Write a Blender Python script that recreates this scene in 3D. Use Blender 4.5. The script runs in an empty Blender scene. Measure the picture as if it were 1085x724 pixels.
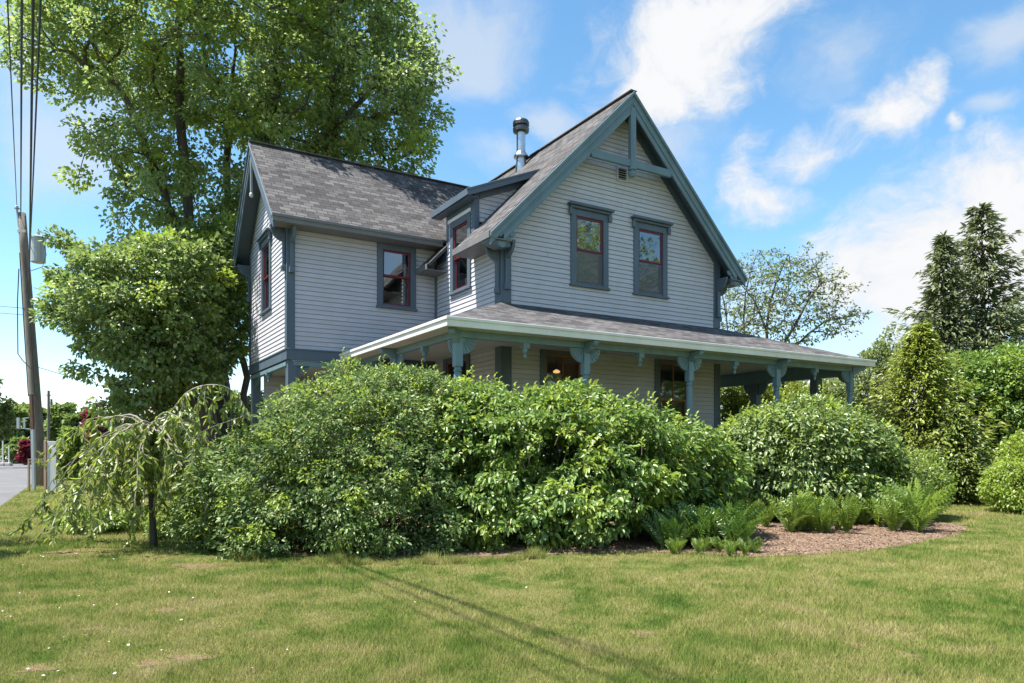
import bpy, bmesh, math, random
import numpy as np
from mathutils import Vector, Matrix
random.seed(7)
RNG = np.random.default_rng(11)
S = bpy.context.scene
C = S.collection
R = math.radians

# ------------------------------------------------------------------ camera and frame numbers
F, HX, HY, EYE = 747.3, 542.5, 471.3, 1.5
def at(px, py, d):                      # point seen at (px,py) of the photograph, d metres ahead
    return Vector(((px - HX) / F * d, d, EYE + (HY - py) / F * d))
cam = bpy.data.cameras.new('camera'); co = bpy.data.objects.new('camera', cam); C.objects.link(co)
co.location = (0, 0, EYE); co.rotation_euler = (R(90), 0, 0)
cam.sensor_width = 36; cam.lens = F / 1085 * 36; cam.shift_y = 109.3 / 1085
cam.clip_start = .05; cam.clip_end = 3000
S.camera = co

# ------------------------------------------------------------------ materials
def nodes(name):
    m = bpy.data.materials.new(name); m.use_nodes = True
    nt = m.node_tree; nt.nodes.clear()
    out = nt.nodes.new('ShaderNodeOutputMaterial')
    return m, nt, out
def N(nt, t, **k):
    n = nt.nodes.new(t)
    for a, b in k.items():
        if a in n.inputs.keys(): n.inputs[a].default_value = b
        else: setattr(n, a, b)
    return n
def rgba(c): return (c[0], c[1], c[2], 1)
def ramp(nt, fac, stops, interp='LINEAR'):
    r = nt.nodes.new('ShaderNodeValToRGB'); r.color_ramp.interpolation = interp
    e = r.color_ramp.elements
    while len(e) < len(stops): e.new(.5)
    for i, (p, c) in enumerate(stops):
        e[i].position = p; e[i].color = rgba(c)
    nt.links.new(fac, r.inputs['Fac'])
    return r.outputs['Color']
def noise(nt, vec, scale, detail=4, rough=.55):
    n = N(nt, 'ShaderNodeTexNoise'); n.inputs['Scale'].default_value = scale
    n.inputs['Detail'].default_value = detail; n.inputs['Roughness'].default_value = rough
    if vec is not None: nt.links.new(vec, n.inputs['Vector'])
    return n.outputs['Fac']
def objco(nt): return nt.nodes.new('ShaderNodeTexCoord').outputs['Object']
def scaled(nt, vec, s):
    m = nt.nodes.new('ShaderNodeMapping'); m.inputs['Scale'].default_value = s
    nt.links.new(vec, m.inputs['Vector']); return m.outputs['Vector']
def paint(name, c, var=.12, rough=.55, scale=3.0, bump=.0, streak=True):
    m, nt, out = nodes(name)
    v = objco(nt)
    f = noise(nt, scaled(nt, v, (1, 1, .35) if streak else (1, 1, 1)), scale, 6, .65)
    lo = [x * (1 - var) for x in c]; hi = [min(1, x * (1 + var)) for x in c]
    col = ramp(nt, f, [(.3, lo), (.7, hi)])
    b = N(nt, 'ShaderNodeBsdfPrincipled'); b.inputs['Roughness'].default_value = rough
    nt.links.new(col, b.inputs['Base Color'])
    if bump:
        bp = N(nt, 'ShaderNodeBump'); bp.inputs['Strength'].default_value = bump; bp.inputs['Distance'].default_value = .01
        nt.links.new(noise(nt, v, scale * 12, 3), bp.inputs['Height']); nt.links.new(bp.outputs['Normal'], b.inputs['Normal'])
    nt.links.new(b.outputs[0], out.inputs[0]); return m
def leafmat(name, cols, trans=.38, gloss=.05, posvar=.0):
    m, nt, out = nodes(name)
    g = nt.nodes.new('ShaderNodeNewGeometry')
    col = ramp(nt, g.outputs['Random Per Island'], [(i / (len(cols) - 1), c) for i, c in enumerate(cols)])
    d = N(nt, 'ShaderNodeBsdfDiffuse'); t = N(nt, 'ShaderNodeBsdfTranslucent'); gl = N(nt, 'ShaderNodeBsdfGlossy')
    gl.inputs['Roughness'].default_value = .42; gl.inputs['Color'].default_value = (.9, .95, .9, 1)
    nt.links.new(col, d.inputs['Color'])
    hs = N(nt, 'ShaderNodeHueSaturation'); hs.inputs['Hue'].default_value = .492; hs.inputs['Saturation'].default_value = 1.0; hs.inputs['Value'].default_value = 1.45
    nt.links.new(col, hs.inputs['Color']); nt.links.new(hs.outputs[0], t.inputs['Color'])
    a = N(nt, 'ShaderNodeMixShader'); a.inputs[0].default_value = trans
    nt.links.new(d.outputs[0], a.inputs[1]); nt.links.new(t.outputs[0], a.inputs[2])
    b = N(nt, 'ShaderNodeMixShader'); b.inputs[0].default_value = gloss
    nt.links.new(a.outputs[0], b.inputs[1]); nt.links.new(gl.outputs[0], b.inputs[2])
    nt.links.new(b.outputs[0], out.inputs[0]); return m
def barkmat(name, c0, c1, scale=6):
    m, nt, out = nodes(name)
    v = scaled(nt, objco(nt), (1, 1, .18))
    f = noise(nt, v, scale, 8, .7)
    b = N(nt, 'ShaderNodeBsdfPrincipled'); b.inputs['Roughness'].default_value = .9
    nt.links.new(ramp(nt, f, [(.3, c0), (.7, c1)]), b.inputs['Base Color'])
    bp = N(nt, 'ShaderNodeBump'); bp.inputs['Strength'].default_value = .8; bp.inputs['Distance'].default_value = .03
    nt.links.new(f, bp.inputs['Height']); nt.links.new(bp.outputs['Normal'], b.inputs['Normal'])
    nt.links.new(b.outputs[0], out.inputs[0]); return m
def sidingmat(name, c):
    m, nt, out = nodes(name); v = objco(nt)
    col = ramp(nt, noise(nt, scaled(nt, v, (.7, .7, .16)), 2.2, 6, .7), [(.28, [x * .9 for x in c]), (.6, c), (.8, [x * 1.04 for x in c])])
    g = nt.nodes.new('ShaderNodeNewGeometry')
    mx = N(nt, 'ShaderNodeMixRGB', blend_type='MULTIPLY'); mx.inputs[0].default_value = 1; nt.links.new(col, mx.inputs[1])
    nt.links.new(ramp(nt, g.outputs['Random Per Island'], [(0, (.945, .945, .95)), (1, (1.04, 1.035, 1.03))]), mx.inputs[2])
    b = N(nt, 'ShaderNodeBsdfPrincipled'); b.inputs['Roughness'].default_value = .6; nt.links.new(mx.outputs[0], b.inputs['Base Color'])
    bp = N(nt, 'ShaderNodeBump'); bp.inputs['Strength'].default_value = .2; bp.inputs['Distance'].default_value = .01
    nt.links.new(noise(nt, scaled(nt, v, (1, 1, 6)), 9, 4), bp.inputs['Height']); nt.links.new(bp.outputs['Normal'], b.inputs['Normal'])
    nt.links.new(b.outputs[0], out.inputs[0]); return m
def shinglemat(name, dark, light):
    m, nt, out = nodes(name)
    uv = nt.nodes.new('ShaderNodeTexCoord').outputs['UV']
    br = N(nt, 'ShaderNodeTexBrick'); br.offset = .37; br.squash = 1
    br.inputs['Scale'].default_value = 1; br.inputs['Brick Width'].default_value = .27; br.inputs['Row Height'].default_value = .145
    br.inputs['Mortar Size'].default_value = .008; br.inputs['Mortar Smooth'].default_value = .3; br.inputs['Bias'].default_value = -.05
    br.inputs['Color1'].default_value = rgba(dark); br.inputs['Color2'].default_value = rgba(light); br.inputs['Mortar'].default_value = (.03, .028, .028, 1)
    nt.links.new(uv, br.inputs['Vector'])
    mx = N(nt, 'ShaderNodeMixRGB', blend_type='MULTIPLY'); mx.inputs['Fac'].default_value = 1
    nt.links.new(br.outputs['Color'], mx.inputs[1])
    f = noise(nt, scaled(nt, uv, (1.3, 6.9, 1)), 1.9, 7, .75)
    nt.links.new(ramp(nt, f, [(.3, (.6, .6, .61)), (.72, (1.35, 1.33, 1.32))]), mx.inputs[2])
    m2 = N(nt, 'ShaderNodeMixRGB', blend_type='MULTIPLY'); m2.inputs['Fac'].default_value = 1
    nt.links.new(mx.outputs[0], m2.inputs[1])
    nt.links.new(ramp(nt, noise(nt, uv, .35, 4), [(.3, (.85, .85, .86)), (.7, (1.1, 1.08, 1.05))]), m2.inputs[2])
    b = N(nt, 'ShaderNodeBsdfPrincipled'); b.inputs['Roughness'].default_value = .95; b.inputs['Specular IOR Level'].default_value = .2
    nt.links.new(m2.outputs[0], b.inputs['Base Color'])
    bp = N(nt, 'ShaderNodeBump'); bp.inputs['Strength'].default_value = .7; bp.inputs['Distance'].default_value = .02
    ad = N(nt, 'ShaderNodeMath', operation='ADD'); nt.links.new(noise(nt, uv, 60, 2), ad.inputs[0])
    iv = N(nt, 'ShaderNodeMath', operation='MULTIPLY'); iv.inputs[1].default_value = -1.2
    nt.links.new(br.outputs['Fac'], iv.inputs[0]); nt.links.new(iv.outputs[0], ad.inputs[1])
    nt.links.new(ad.outputs[0], bp.inputs['Height']); nt.links.new(bp.outputs['Normal'], b.inputs['Normal'])
    nt.links.new(b.outputs[0], out.inputs[0]); return m
def glassmat(name, tint=(.75, .78, .78), refl=.18):
    m, nt, out = nodes(name)
    t = N(nt, 'ShaderNodeBsdfTransparent'); t.inputs['Color'].default_value = rgba(tint)
    g = N(nt, 'ShaderNodeBsdfGlossy'); g.inputs['Roughness'].default_value = .015; g.inputs['Color'].default_value = (.95, .97, 1, 1)
    fr = N(nt, 'ShaderNodeFresnel'); fr.inputs['IOR'].default_value = 1.52
    ad = N(nt, 'ShaderNodeMath', operation='ADD', use_clamp=True); ad.inputs[1].default_value = refl
    nt.links.new(fr.outputs[0], ad.inputs[0])
    mx = N(nt, 'ShaderNodeMixShader'); nt.links.new(ad.outputs[0], mx.inputs[0])
    nt.links.new(t.outputs[0], mx.inputs[1]); nt.links.new(g.outputs[0], mx.inputs[2])
    bp = N(nt, 'ShaderNodeBump'); bp.inputs['Strength'].default_value = .06; bp.inputs['Distance'].default_value = .02
    nt.links.new(noise(nt, objco(nt), 2.5, 1), bp.inputs['Height']); nt.links.new(bp.outputs['Normal'], g.inputs['Normal'])
    nt.links.new(mx.outputs[0], out.inputs[0]); return m
def screenmat(name):
    m, nt, out = nodes(name); t = N(nt, 'ShaderNodeBsdfTransparent'); d = N(nt, 'ShaderNodeBsdfDiffuse'); d.inputs[0].default_value = (.16, .17, .19, 1)
    mx = N(nt, 'ShaderNodeMixShader'); mx.inputs[0].default_value = .55; nt.links.new(t.outputs[0], mx.inputs[1]); nt.links.new(d.outputs[0], mx.inputs[2]); nt.links.new(mx.outputs[0], out.inputs[0]); return m
def metalmat(name, c, rough=.35):
    m, nt, out = nodes(name)
    b = N(nt, 'ShaderNodeBsdfPrincipled'); b.inputs['Metallic'].default_value = 1
    v = objco(nt)
    nt.links.new(ramp(nt, noise(nt, v, 5, 5), [(.3, [x * .75 for x in c]), (.7, c)]), b.inputs['Base Color'])
    b.inputs['Roughness'].default_value = rough; nt.links.new(b.outputs[0], out.inputs[0]); return m

M = dict(
    siding=sidingmat('siding_paint', (.478, .48, .525)),
    trim=paint('slate_trim_paint', (.078, .11, .145), .14, .5, 2.5),
    teal=paint('teal_porch_paint', (.13, .21, .25), .15, .5, 4),
    barge=paint('bargeboard_paint', (.125, .19, .225), .14, .5, 3),
    eave=paint('eave_grey_paint', (.15, .15, .155), .15, .6, 3),
    cap=paint('ridge_shingle', (.13, .125, .122), .2, .9, 6),
    white=paint('white_fascia_paint', (.69, .68, .645), .1, .5, 2),
    ceil=paint('porch_ceiling_paint', (.42, .42, .42), .08, .6, 1.5),
    red=paint('red_sash_paint', (.125, .013, .021), .15, .4, 5),
    brown=paint('brown_sash_paint', (.23, .085, .036), .25, .4, 6),
    deck=paint('deck_boards', (.13, .13, .135), .2, .8, 3),
    skirt=paint('porch_skirt_boards', (.33, .34, .35), .15, .8, 3),
    room=paint('room_plaster', (.33, .29, .24), .08, .9, 1),
    blind=paint('roller_blind_cloth', (.42, .43, .47), .06, .9, 1),
    shingle=shinglemat('roof_shingles', (.066, .064, .067), (.158, .154, .157)),
    edge=paint('drip_edge_paint', (.045, .05, .055), .1, .5, 4),
    glass=glassmat('window_glass', (.62, .66, .66), .2),
    glass2=glassmat('porch_window_glass', (.8, .76, .7), .1),
    steel=metalmat('flue_steel', (.62, .62, .62), .28), steeld=metalmat('flue_cap_steel', (.12, .12, .12), .4),
    screen=screenmat('insect_screen'),
    dark=paint('dark_recess', (.012, .012, .013), .1, .9, 3),
    bark=barkmat('maple_bark', (.035, .03, .025), (.12, .105, .09)),
    barkg=barkmat('grey_twig_bark', (.16, .14, .12), (.35, .32, .28), 12),
    pole=barkmat('weathered_pole_wood', (.09, .075, .062), (.23, .2, .175), 5),
    stem=barkmat('shrub_stem_bark', (.05, .04, .03), (.13, .1, .075), 14),
    cable=paint('cable_rubber', (.015, .015, .016), .1, .6, 5),
    galv=paint('grey_tank_paint', (.36, .4, .42), .1, .4, 3),
    galv2=paint('weathered_white_board', (.5, .5, .49), .15, .7, 3),
    rust=paint('rusty_steel', (.12, .06, .035), .5, .8, 6),
    wood=paint('weathered_rail_wood', (.3, .23, .16), .25, .85, 6),
    asphalt=None,
)

# ------------------------------------------------------------------ mesh helpers
class MB:
    def __init__(s): s.v = []; s.f = []; s.m = []; s.uv = None
    def face(s, pts, mi=0):
        i = len(s.v); s.v.extend([tuple(p) for p in pts]); s.f.append(list(range(i, i + len(pts)))); s.m.append(mi)
    def hexa(s, p, mi=0):          # p: 8 points, bottom 0-3 ccw, top 4-7
        i = len(s.v); s.v.extend([tuple(q) for q in p])
        for q in ((3, 2, 1, 0), (4, 5, 6, 7), (0, 1, 5, 4), (1, 2, 6, 5), (2, 3, 7, 6), (3, 0, 4, 7)):
            s.f.append([i + k for k in q]); s.m.append(mi)
    def box(s, a0, a1, b0, b1, c0, c1, mi=0):
        s.hexa([(a0, b0, c0), (a1, b0, c0), (a1, b1, c0), (a0, b1, c0), (a0, b0, c1), (a1, b0, c1), (a1, b1, c1), (a0, b1, c1)], mi)
    def bar(s, p, q, w, h, up=(0, 0, 1), mi=0):
        p, q, up = Vector(p), Vector(q), Vector(up); d = (q - p).normalized()
        x = d.cross(up).normalized() * w / 2; y = x.cross(d).normalized() * h / 2
        s.hexa([p - x - y, p + x - y, p + x + y, p - x + y, q - x - y, q + x - y, q + x + y, q - x + y], mi)
    def prism(s, poly, O, sx, sy, n, th, mi=0):    # 2D polygon in plane (sx,sy) extruded by th along n
        O, sx, sy, n = Vector(O), Vector(sx), Vector(sy), Vector(n)
        a = [O + sx * p[0] + sy * p[1] for p in poly]; b = [p + n * th for p in a]
        i = len(s.v); k = len(poly); s.v.extend([tuple(p) for p in a + b])
        s.f.append([i + j for j in range(k)][::-1]); s.m.append(mi)
        s.f.append([i + k + j for j in range(k)]); s.m.append(mi)
        for j in range(k):
            s.f.append([i + j, i + (j + 1) % k, i + k + (j + 1) % k, i + k + j]); s.m.append(mi)
    def lathe(s, prof, O=(0, 0, 0), seg=12, mi=0):
        i = len(s.v); k = len(prof)
        for r, z in prof:
            for j in range(seg):
                a = 2 * math.pi * j / seg; s.v.append((O[0] + r * math.cos(a), O[1] + r * math.sin(a), O[2] + z))
        for q in range(k - 1):
            for j in range(seg):
                s.f.append([i + q * seg + j, i + q * seg + (j + 1) % seg, i + (q + 1) * seg + (j + 1) % seg, i + (q + 1) * seg + j]); s.m.append(mi)
        s.f.append([i + j for j in range(seg)][::-1]); s.m.append(mi)
        s.f.append([i + (k - 1) * seg + j for j in range(seg)]); s.m.append(mi)
    def tube(s, pts, rad, seg=6, mi=0):
        pts = [Vector(p) for p in pts]; i = len(s.v); n = len(pts)
        if not hasattr(rad, '__len__'): rad = [rad] * n
        for k, p in enumerate(pts):
            d = (pts[min(k + 1, n - 1)] - pts[max(k - 1, 0)]).normalized()
            u = d.cross(Vector((0, 0, 1)) if abs(d.z) < .9 else Vector((1, 0, 0))).normalized(); w = d.cross(u)
            for j in range(seg):
                a = 2 * math.pi * j / seg; s.v.append(tuple(p + (u * math.cos(a) + w * math.sin(a)) * rad[k]))
        for k in range(n - 1):
            for j in range(seg):
                s.f.append([i + k * seg + j, i + k * seg + (j + 1) % seg, i + (k + 1) * seg + (j + 1) % seg, i + (k + 1) * seg + j]); s.m.append(mi)
        s.f.append([i + j for j in range(seg)][::-1]); s.m.append(mi); s.f.append([i + (n - 1) * seg + j for j in range(seg)]); s.m.append(mi)
    def build(s, name, mats, parent=None, bevel=0, smooth=False):
        me = bpy.data.meshes.new(name); me.from_pydata(s.v, [], s.f)
        for m in (mats if isinstance(mats, (list, tuple)) else [mats]): me.materials.append(m)
        me.polygons.foreach_set('material_index', s.m)
        if smooth: me.polygons.foreach_set('use_smooth', [True] * len(s.f))
        if s.uv is not None:
            l = me.uv_layers.new(name='UVMap'); l.data.foreach_set('uv', np.array(s.uv, dtype=np.float32).ravel())
        me.update()
        o = bpy.data.objects.new(name, me); C.objects.link(o); o.parent = parent
        if bevel:
            b = o.modifiers.new('bevel', 'BEVEL'); b.width = bevel; b.segments = 1; b.limit_method = 'ANGLE'
        return o
def np_mesh(name, V, Fc, mats, parent=None, mi=None):
    V = np.asarray(V, np.float32); Fc = np.asarray(Fc, np.int32); k = Fc.shape[1]
    me = bpy.data.meshes.new(name)
    me.vertices.add(len(V)); me.vertices.foreach_set('co', V.ravel())
    me.loops.add(Fc.size); me.loops.foreach_set('vertex_index', Fc.ravel())
    me.polygons.add(len(Fc)); me.polygons.foreach_set('loop_start', np.arange(0, Fc.size, k, dtype=np.int32))
    me.polygons.foreach_set('loop_total', np.full(len(Fc), k, np.int32))
    for m in (mats if isinstance(mats, (list, tuple)) else [mats]): me.materials.append(m)
    if mi is not None: me.polygons.foreach_set('material_index', np.asarray(mi, np.int32))
    me.update(calc_edges=True)
    o = bpy.data.objects.new(name, me); C.objects.link(o); o.parent = parent
    return o
def tag(o, label=None, cat=None, group=None, kind=None):
    for k, v in (('label', label), ('category', cat), ('group', group), ('kind', kind)):
        if v: o[k] = v
    return o
def empty(name, loc, label, cat, group=None, rz=0):
    o = bpy.data.objects.new(name, None); C.objects.link(o); o.location = loc; o.rotation_euler = (0, 0, rz)
    o.empty_display_size = .2
    return tag(o, label, cat, group)

# ================================================================== THE HOUSE
# local frame: u along the gable front, v into the house, z up
ANG = R(90 - 58.92)
house = empty('house', (-.236, 16.04, 0), 'grey clapboard farmhouse with steep gables and wraparound porch behind the shrubs', 'house', rz=ANG)
W, D, L, WW = 7.0, 3.55, 3.92, 4.51
ZP, ZE, OE, OF = 10.254, 6.145, .57, .48          # main peak, eave, side and front overhang
SL = (ZP - ZE) / (W / 2 + OE)
ZR, ZPE, PO = 4.74, 3.76, 2.63                    # porch roof top, eave, reach
QR = 10.06                                        # right end of the porch eave
WZE, WZP, WOG, WOE = 6.87, 9.555, .47, .5         # wing roof
WSL = (WZP - WZE) / (WW / 2 + WOE); VR = D + WW / 2; VB = D + WW
ZB, ZF = 3.56, .9                                 # wing underside, porch floor

def clap(O, s, n, z0, z1, span, holes=(), e=.112, name='clapboard_wall', breaks=()):
    """lapped siding on a vertical wall: O base point, s along, n outward; span(z)->(s0,s1)"""
    mb = MB(); O, s, n = Vector((O[0], O[1], 0)), Vector((s[0], s[1], 0)), Vector((n[0], n[1], 0))
    P = lambda a, z, d: O + s * a + n * d + Vector((0, 0, z))
    z = z0
    while z < z1 - .01:
        zt = min(z + e, z1); A, B = span(z + .001), span(zt - .001)
        if A[1] - A[0] < .02: break
        seg = [(A[0], A[1], B[0], max(B[1], B[0]))]
        for h in holes:
            if h[3] > z and h[2] < zt:
                ns = []
                for a0, a1, b0, b1 in seg:
                    if h[0] > a0 + .01: ns.append((a0, min(a1, h[0]), b0, min(b1, h[0])))
                    if h[1] < a1 - .01: ns.append((max(a0, h[1]), a1, max(b0, h[1]), b1))
                    if h[0] <= a0 + .01 and h[1] >= a1 - .01: pass
                seg = ns
        cut = []
        for a0, a1, b0, b1 in seg:
            x = a0 + random.uniform(.8, 3.6)
            while max(a0, b0) + .2 < x < min(a1, b1) - .3:
                cut.append((a0, x - .0015, b0, x - .0015)); a0 = b0 = x + .0015; x += random.uniform(2.2, 3.7)
            cut.append((a0, a1, b0, b1))
        for a0, a1, b0, b1 in cut:
            # boards come in random lengths: small butt joints
            g = zt - .011
            mb.face([P(a0, z, .02), P(a1, z, .02), P(b1, g, .006), P(b0, g, .006)])
            mb.face([P(b0, g, .006), P(b1, g, .006), P(b1, g, -.02), P(b0, g, -.02)])
            mb.face([P(b0, g, -.02), P(b1, g, -.02), P(b1, zt, -.02), P(b0, zt, -.02)])
            mb.face([P(a0, z, -.02), P(a1, z, -.02), P(a1, z, .02), P(a0, z, .02)])
        z += e
    return mb.build(name, M['siding'], house)

def window(O, s, n, a0, a1, z0, z1, sash='red', cap=True, cas=.16, mid=None, muntin=False, blind=None, glass='glass', casing='trim', screen=False):
    """double-hung window; a0..a1, z0..z1 is the outside of the casing; returns the hole"""
    O, s, n = Vector((O[0], O[1], 0)), Vector((s[0], s[1], 0)), Vector((n[0], n[1], 0)); Z = Vector((0, 0, 1))
    def bx(mb, p0, p1, q0, q1, d0, d1, mi=0):
        P = lambda a, d, z: O + s * a + n * d + Z * z
        mb.hexa([P(p0, d1, q0), P(p1, d1, q0), P(p1, d0, q0), P(p0, d0, q0), P(p0, d1, q1), P(p1, d1, q1), P(p1, d0, q1), P(p0, d0, q1)], mi)
    mb = MB()
    bx(mb, a0, a0 + cas, z0 + .06, z1, -.1, .05); bx(mb, a1 - cas, a1, z0 + .06, z1, -.1, .05)
    bx(mb, a0 + cas, a1 - cas, z1 - cas, z1, -.1, .05)
    w = mb.build('window', M[casing], house, .006)
    sl = MB(); bx(sl, a0 - .03, a1 + .03, z0, z0 + .058, -.1, .085); bx(sl, a0 + cas, a1 - cas, z0 + .058, z0 + .11, -.09, .03)
    sl.build('sill', M[casing], w, .006)
    if cap:
        cp = MB(); bx(cp, a0 - .1, a1 + .1, z1 + .062, z1 + .115, -.01, .17); bx(cp, a0 - .05, a1 + .05, z1 + .002, z1 + .06, -.01, .11)
        for e in (a0 - .075, a1 - .025):
            bx(cp, e, e + .1, z1 - .17, z1 + .0, .0521, .1)
        cp.build('head_cap', M[casing], w, .008)
    i0, i1, j0, j1 = a0 + cas, a1 - cas, z0 + .11, z1 - cas
    mid = mid or (j0 + j1) / 2
    t = .052
    for nm, q0, q1, d in (('upper_sash', mid - .02, j1, .012), ('lower_sash', j0, mid + .02, -.03)):
        sb = MB(); m_ = sash if sash in M else 'red'
        bx(sb, i0, i0 + t, q0, q1, d - .04, d); bx(sb, i1 - t, i1, q0, q1, d - .04, d)
        bx(sb, i0 + t, i1 - t, q0, q0 + t, d - .04, d); bx(sb, i0 + t, i1 - t, q1 - t, q1, d - .04, d)
        if muntin: bx(sb, (i0 + i1) / 2 - .014, (i0 + i1) / 2 + .014, q0 + t, q1 - t, d - .036, d - .004)
        sb.build(nm, M[m_], w, .004)
        P = lambda a, z: O + s * a + n * (d - .02) + Z * z
        g = MB(); g.face([P(i0 + t, q0 + t), P(i1 - t, q0 + t), P(i1 - t, q1 - t), P(i0 + t, q1 - t)])
        g.build('pane', M[glass], w)
    if screen:
        P = lambda a, z: O + s * a + n * .006 + Z * z
        g = MB(); g.face([P(i0 + .008, j0), P(i1 - .008, j0), P(i1 - .008, mid - .03), P(i0 + .008, mid - .03)]); g.build('insect_screen', M['screen'], w)
    if blind:
        bl = MB(); bx(bl, i0 + .02, i1 - .02, blind[0], blind[1], -.125, -.12); bl.build('roller_blind', M['blind'], w)
    return (a0 + cas * .45, a1 - cas * .45, z0 + .115, z1 - cas + .012)

FU, FN = (1, 0), (0, -1)       # front walls: along u, facing -v
SU, SN = (0, -1), (-1, 0)      # side walls: along -v, facing -u (s measured as -v)
# --- main front wall
h1 = window((0, 0), FU, FN, 1.911, 3.062, 5.335, 7.21, blind=(5.4, 6.26), screen=True)
h2 = window((0, 0), FU, FN, 3.893, 5.044, 5.335, 7.21, screen=True)
h3 = window((0, 0), FU, FN, 1.03, 2.37, 1.5, 3.82, 'brown', False, .16, 2.68, True, glass='glass2')
h4 = window((0, 0), FU, FN, 4.61, 5.95, 1.5, 3.82, 'brown', False, .16, 2.68, True, glass='glass2')
def front_span(z):
    k = (ZP - .13 - z) / SL
    return (max(0, W / 2 - k), min(W, W / 2 + k))
clap((0, 0), FU, FN, ZF, ZP - .2, front_span, (h1, h2, h3, h4))
# --- main side wall facing left: s = -v, from v=VB (s=-VB) to v=0
h5 = window((0, 0), SU, SN, -2.575, -1.455, 5.335, 7.2, cap=False)
h6 = window((0, 0), SU, SN, -2.99, -1.5, .95, 3.82, 'brown', False, .17, 2.75, glass='glass2')
h7 = window((0, 0), SU, SN, -6.0, -4.42, 1.4, 3.75, 'red', False, .12, 2.7, glass='glass2')
DV0, DV1, DZE, DU = 1.32, 2.80, 7.61, -.3          # dormer front and back face, eave
def side_span(z):
    if z < ZE + .38: return (-VB, 0)
    return (-DV1, -DV0)
clap((0, 0), SU, SN, ZF, DZE - .02, side_span, (h5, h6, h7))
# plain back and right walls
clap((W, 0), (0, 1), (1, 0), ZF, ZE + .4, lambda z: (0, VB))
clap((W, VB), (-1, 0), (0, 1), ZF, ZP - .2, front_span)
# --- wing (upper floor only, carried on posts)
hw = window((-L, D), FU, FN, 2.255, 3.335, 5.04, 6.72, 'red', False, .15, 5.9)
clap((-L, D), FU, FN, ZB + .26, WZE + .3, lambda z: (0, L), (hw,))
hl = window((-L, 0), SU, SN, -6.38, -5.22, 5.05, 7.03)
def wing_span(z):
    k = (WZP - .12 - z) / WSL
    return (max(-VB, -VR - k), min(-D, -VR + k))
clap((-L, 0), SU, SN, ZB + .26, WZP - .2, wing_span, (hl,))
clap((0, VB), (-1, 0), (0, 1), ZB, WZE + .3, lambda z: (0, L))

clap((-L + .28, VB - .45), (1, 0), (0, -1), ZF, ZB - .03, lambda z: (0, L - .33))
# --- rooms seen through the glass
mb = MB()
mb.box(.06, W - .06, .25, VB - .1, 4.36, 4.5)
mb.box(.06, W - .06, 3.1, 3.2, ZF, 6.5); mb.box(.8, W - .8, 3.1, 3.2, 6.5, 7.2); mb.box(3.3, 3.4, .25, 3.1, ZF, 7.2)
mb.box(1.3, W - 1.3, .3, VB - .1, 7.45, 7.55)
mb.box(-L + .1, 0, D + .2, VB - .2, ZB + .05, ZB + .15); mb.box(-L + .1, 0, VR + .5, VR + .6, ZB + .2, 7.4); mb.box(-L + .1, 0, D + .9, VB - .9, 7.5, 7.6)
mb.build('interior', M['room'], house)
# a ceiling lamp seen through the porch window
lamp = MB(); lamp.lathe([(.02, 0), (.06, -.02), (.1, -.05), (.08, -.09), (.02, -.1)], (2.9, 2.0, 3.55), 14)
mg, ntg, og_ = nodes('lamp_shade_glow'); em = N(ntg, 'ShaderNodeEmission'); em.inputs[0].default_value = (1, .62, .3, 1); em.inputs[1].default_value = .55
ntg.links.new(em.outputs[0], og_.inputs[0])
lo_ = lamp.build('ceiling_lamp', mg, house, smooth=True); rd = MB(); rd.lathe([(.012, .002), (.012, .8)], (2.9, 2.0, 3.55), 6); rd.build('lamp_rod', M['dark'], lo_)

# --- roofs
def roof(name, poly, thick=.07, eave_dir=(1, 0, 0), under='trim', parent=house):
    P = [Vector(p) for p in poly]; n = (P[1] - P[0]).cross(P[2] - P[0]).normalized()
    if n.z < 0: P.reverse(); n = -n
    ex = Vector(eave_dir).normalized(); ey = n.cross(ex).normalized()
    mb = MB(); mb.face(P, 0); B = [p - n * thick for p in P]; mb.face(B[::-1], 1)
    for i in range(len(P)):
        j = (i + 1) % len(P); mb.face([P[i], B[i], B[j], P[j]], 2)
    mb.uv = [(Vector(mb.v[k]).dot(ex) + 20, Vector(mb.v[k]).dot(ey) + 20) for f in mb.f for k in f]
    return mb.build(name, [M['shingle'], M[under], M['edge']], parent)
zu = lambda u: ZP - SL * abs(u - W / 2)
VE = VB + .4
# left slope, notched round the dormer
roof('roof', [(-OE, -OF, ZE), (-OE, DV0 + .02, ZE), (.0, DV0 + .02, zu(0)), (1.9, DV0 + .02, zu(1.9)), (W / 2, DV0 + .02, ZP), (W / 2, -OF, ZP)], eave_dir=(0, 1, 0))
roof('roof', [(.02, DV0 + .022, zu(.02)), (.02, DV1 - .022, zu(.02)), (W / 2, DV1 - .022, ZP), (W / 2, DV0 + .022, ZP)], eave_dir=(0, 1, 0))
roof('roof', [(-OE, DV1 - .02, ZE), (-OE, D - .004, ZE), (0, D + .2, zu(0)), (W / 2, D + .2, ZP), (W / 2, DV1 - .02, ZP), (0, DV1 - .02, zu(0))], eave_dir=(0, 1, 0))
roof('roof', [(.15, D + .202, zu(.15)), (.15, VE, zu(.15)), (W / 2, VE, ZP), (W / 2, D + .202, ZP)], eave_dir=(0, 1, 0))
roof('roof', [(W + OE, -OF, ZE), (W / 2, -OF, ZP), (W / 2, VE, ZP), (W + OE, VE, ZE)], eave_dir=(0, 1, 0))
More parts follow.
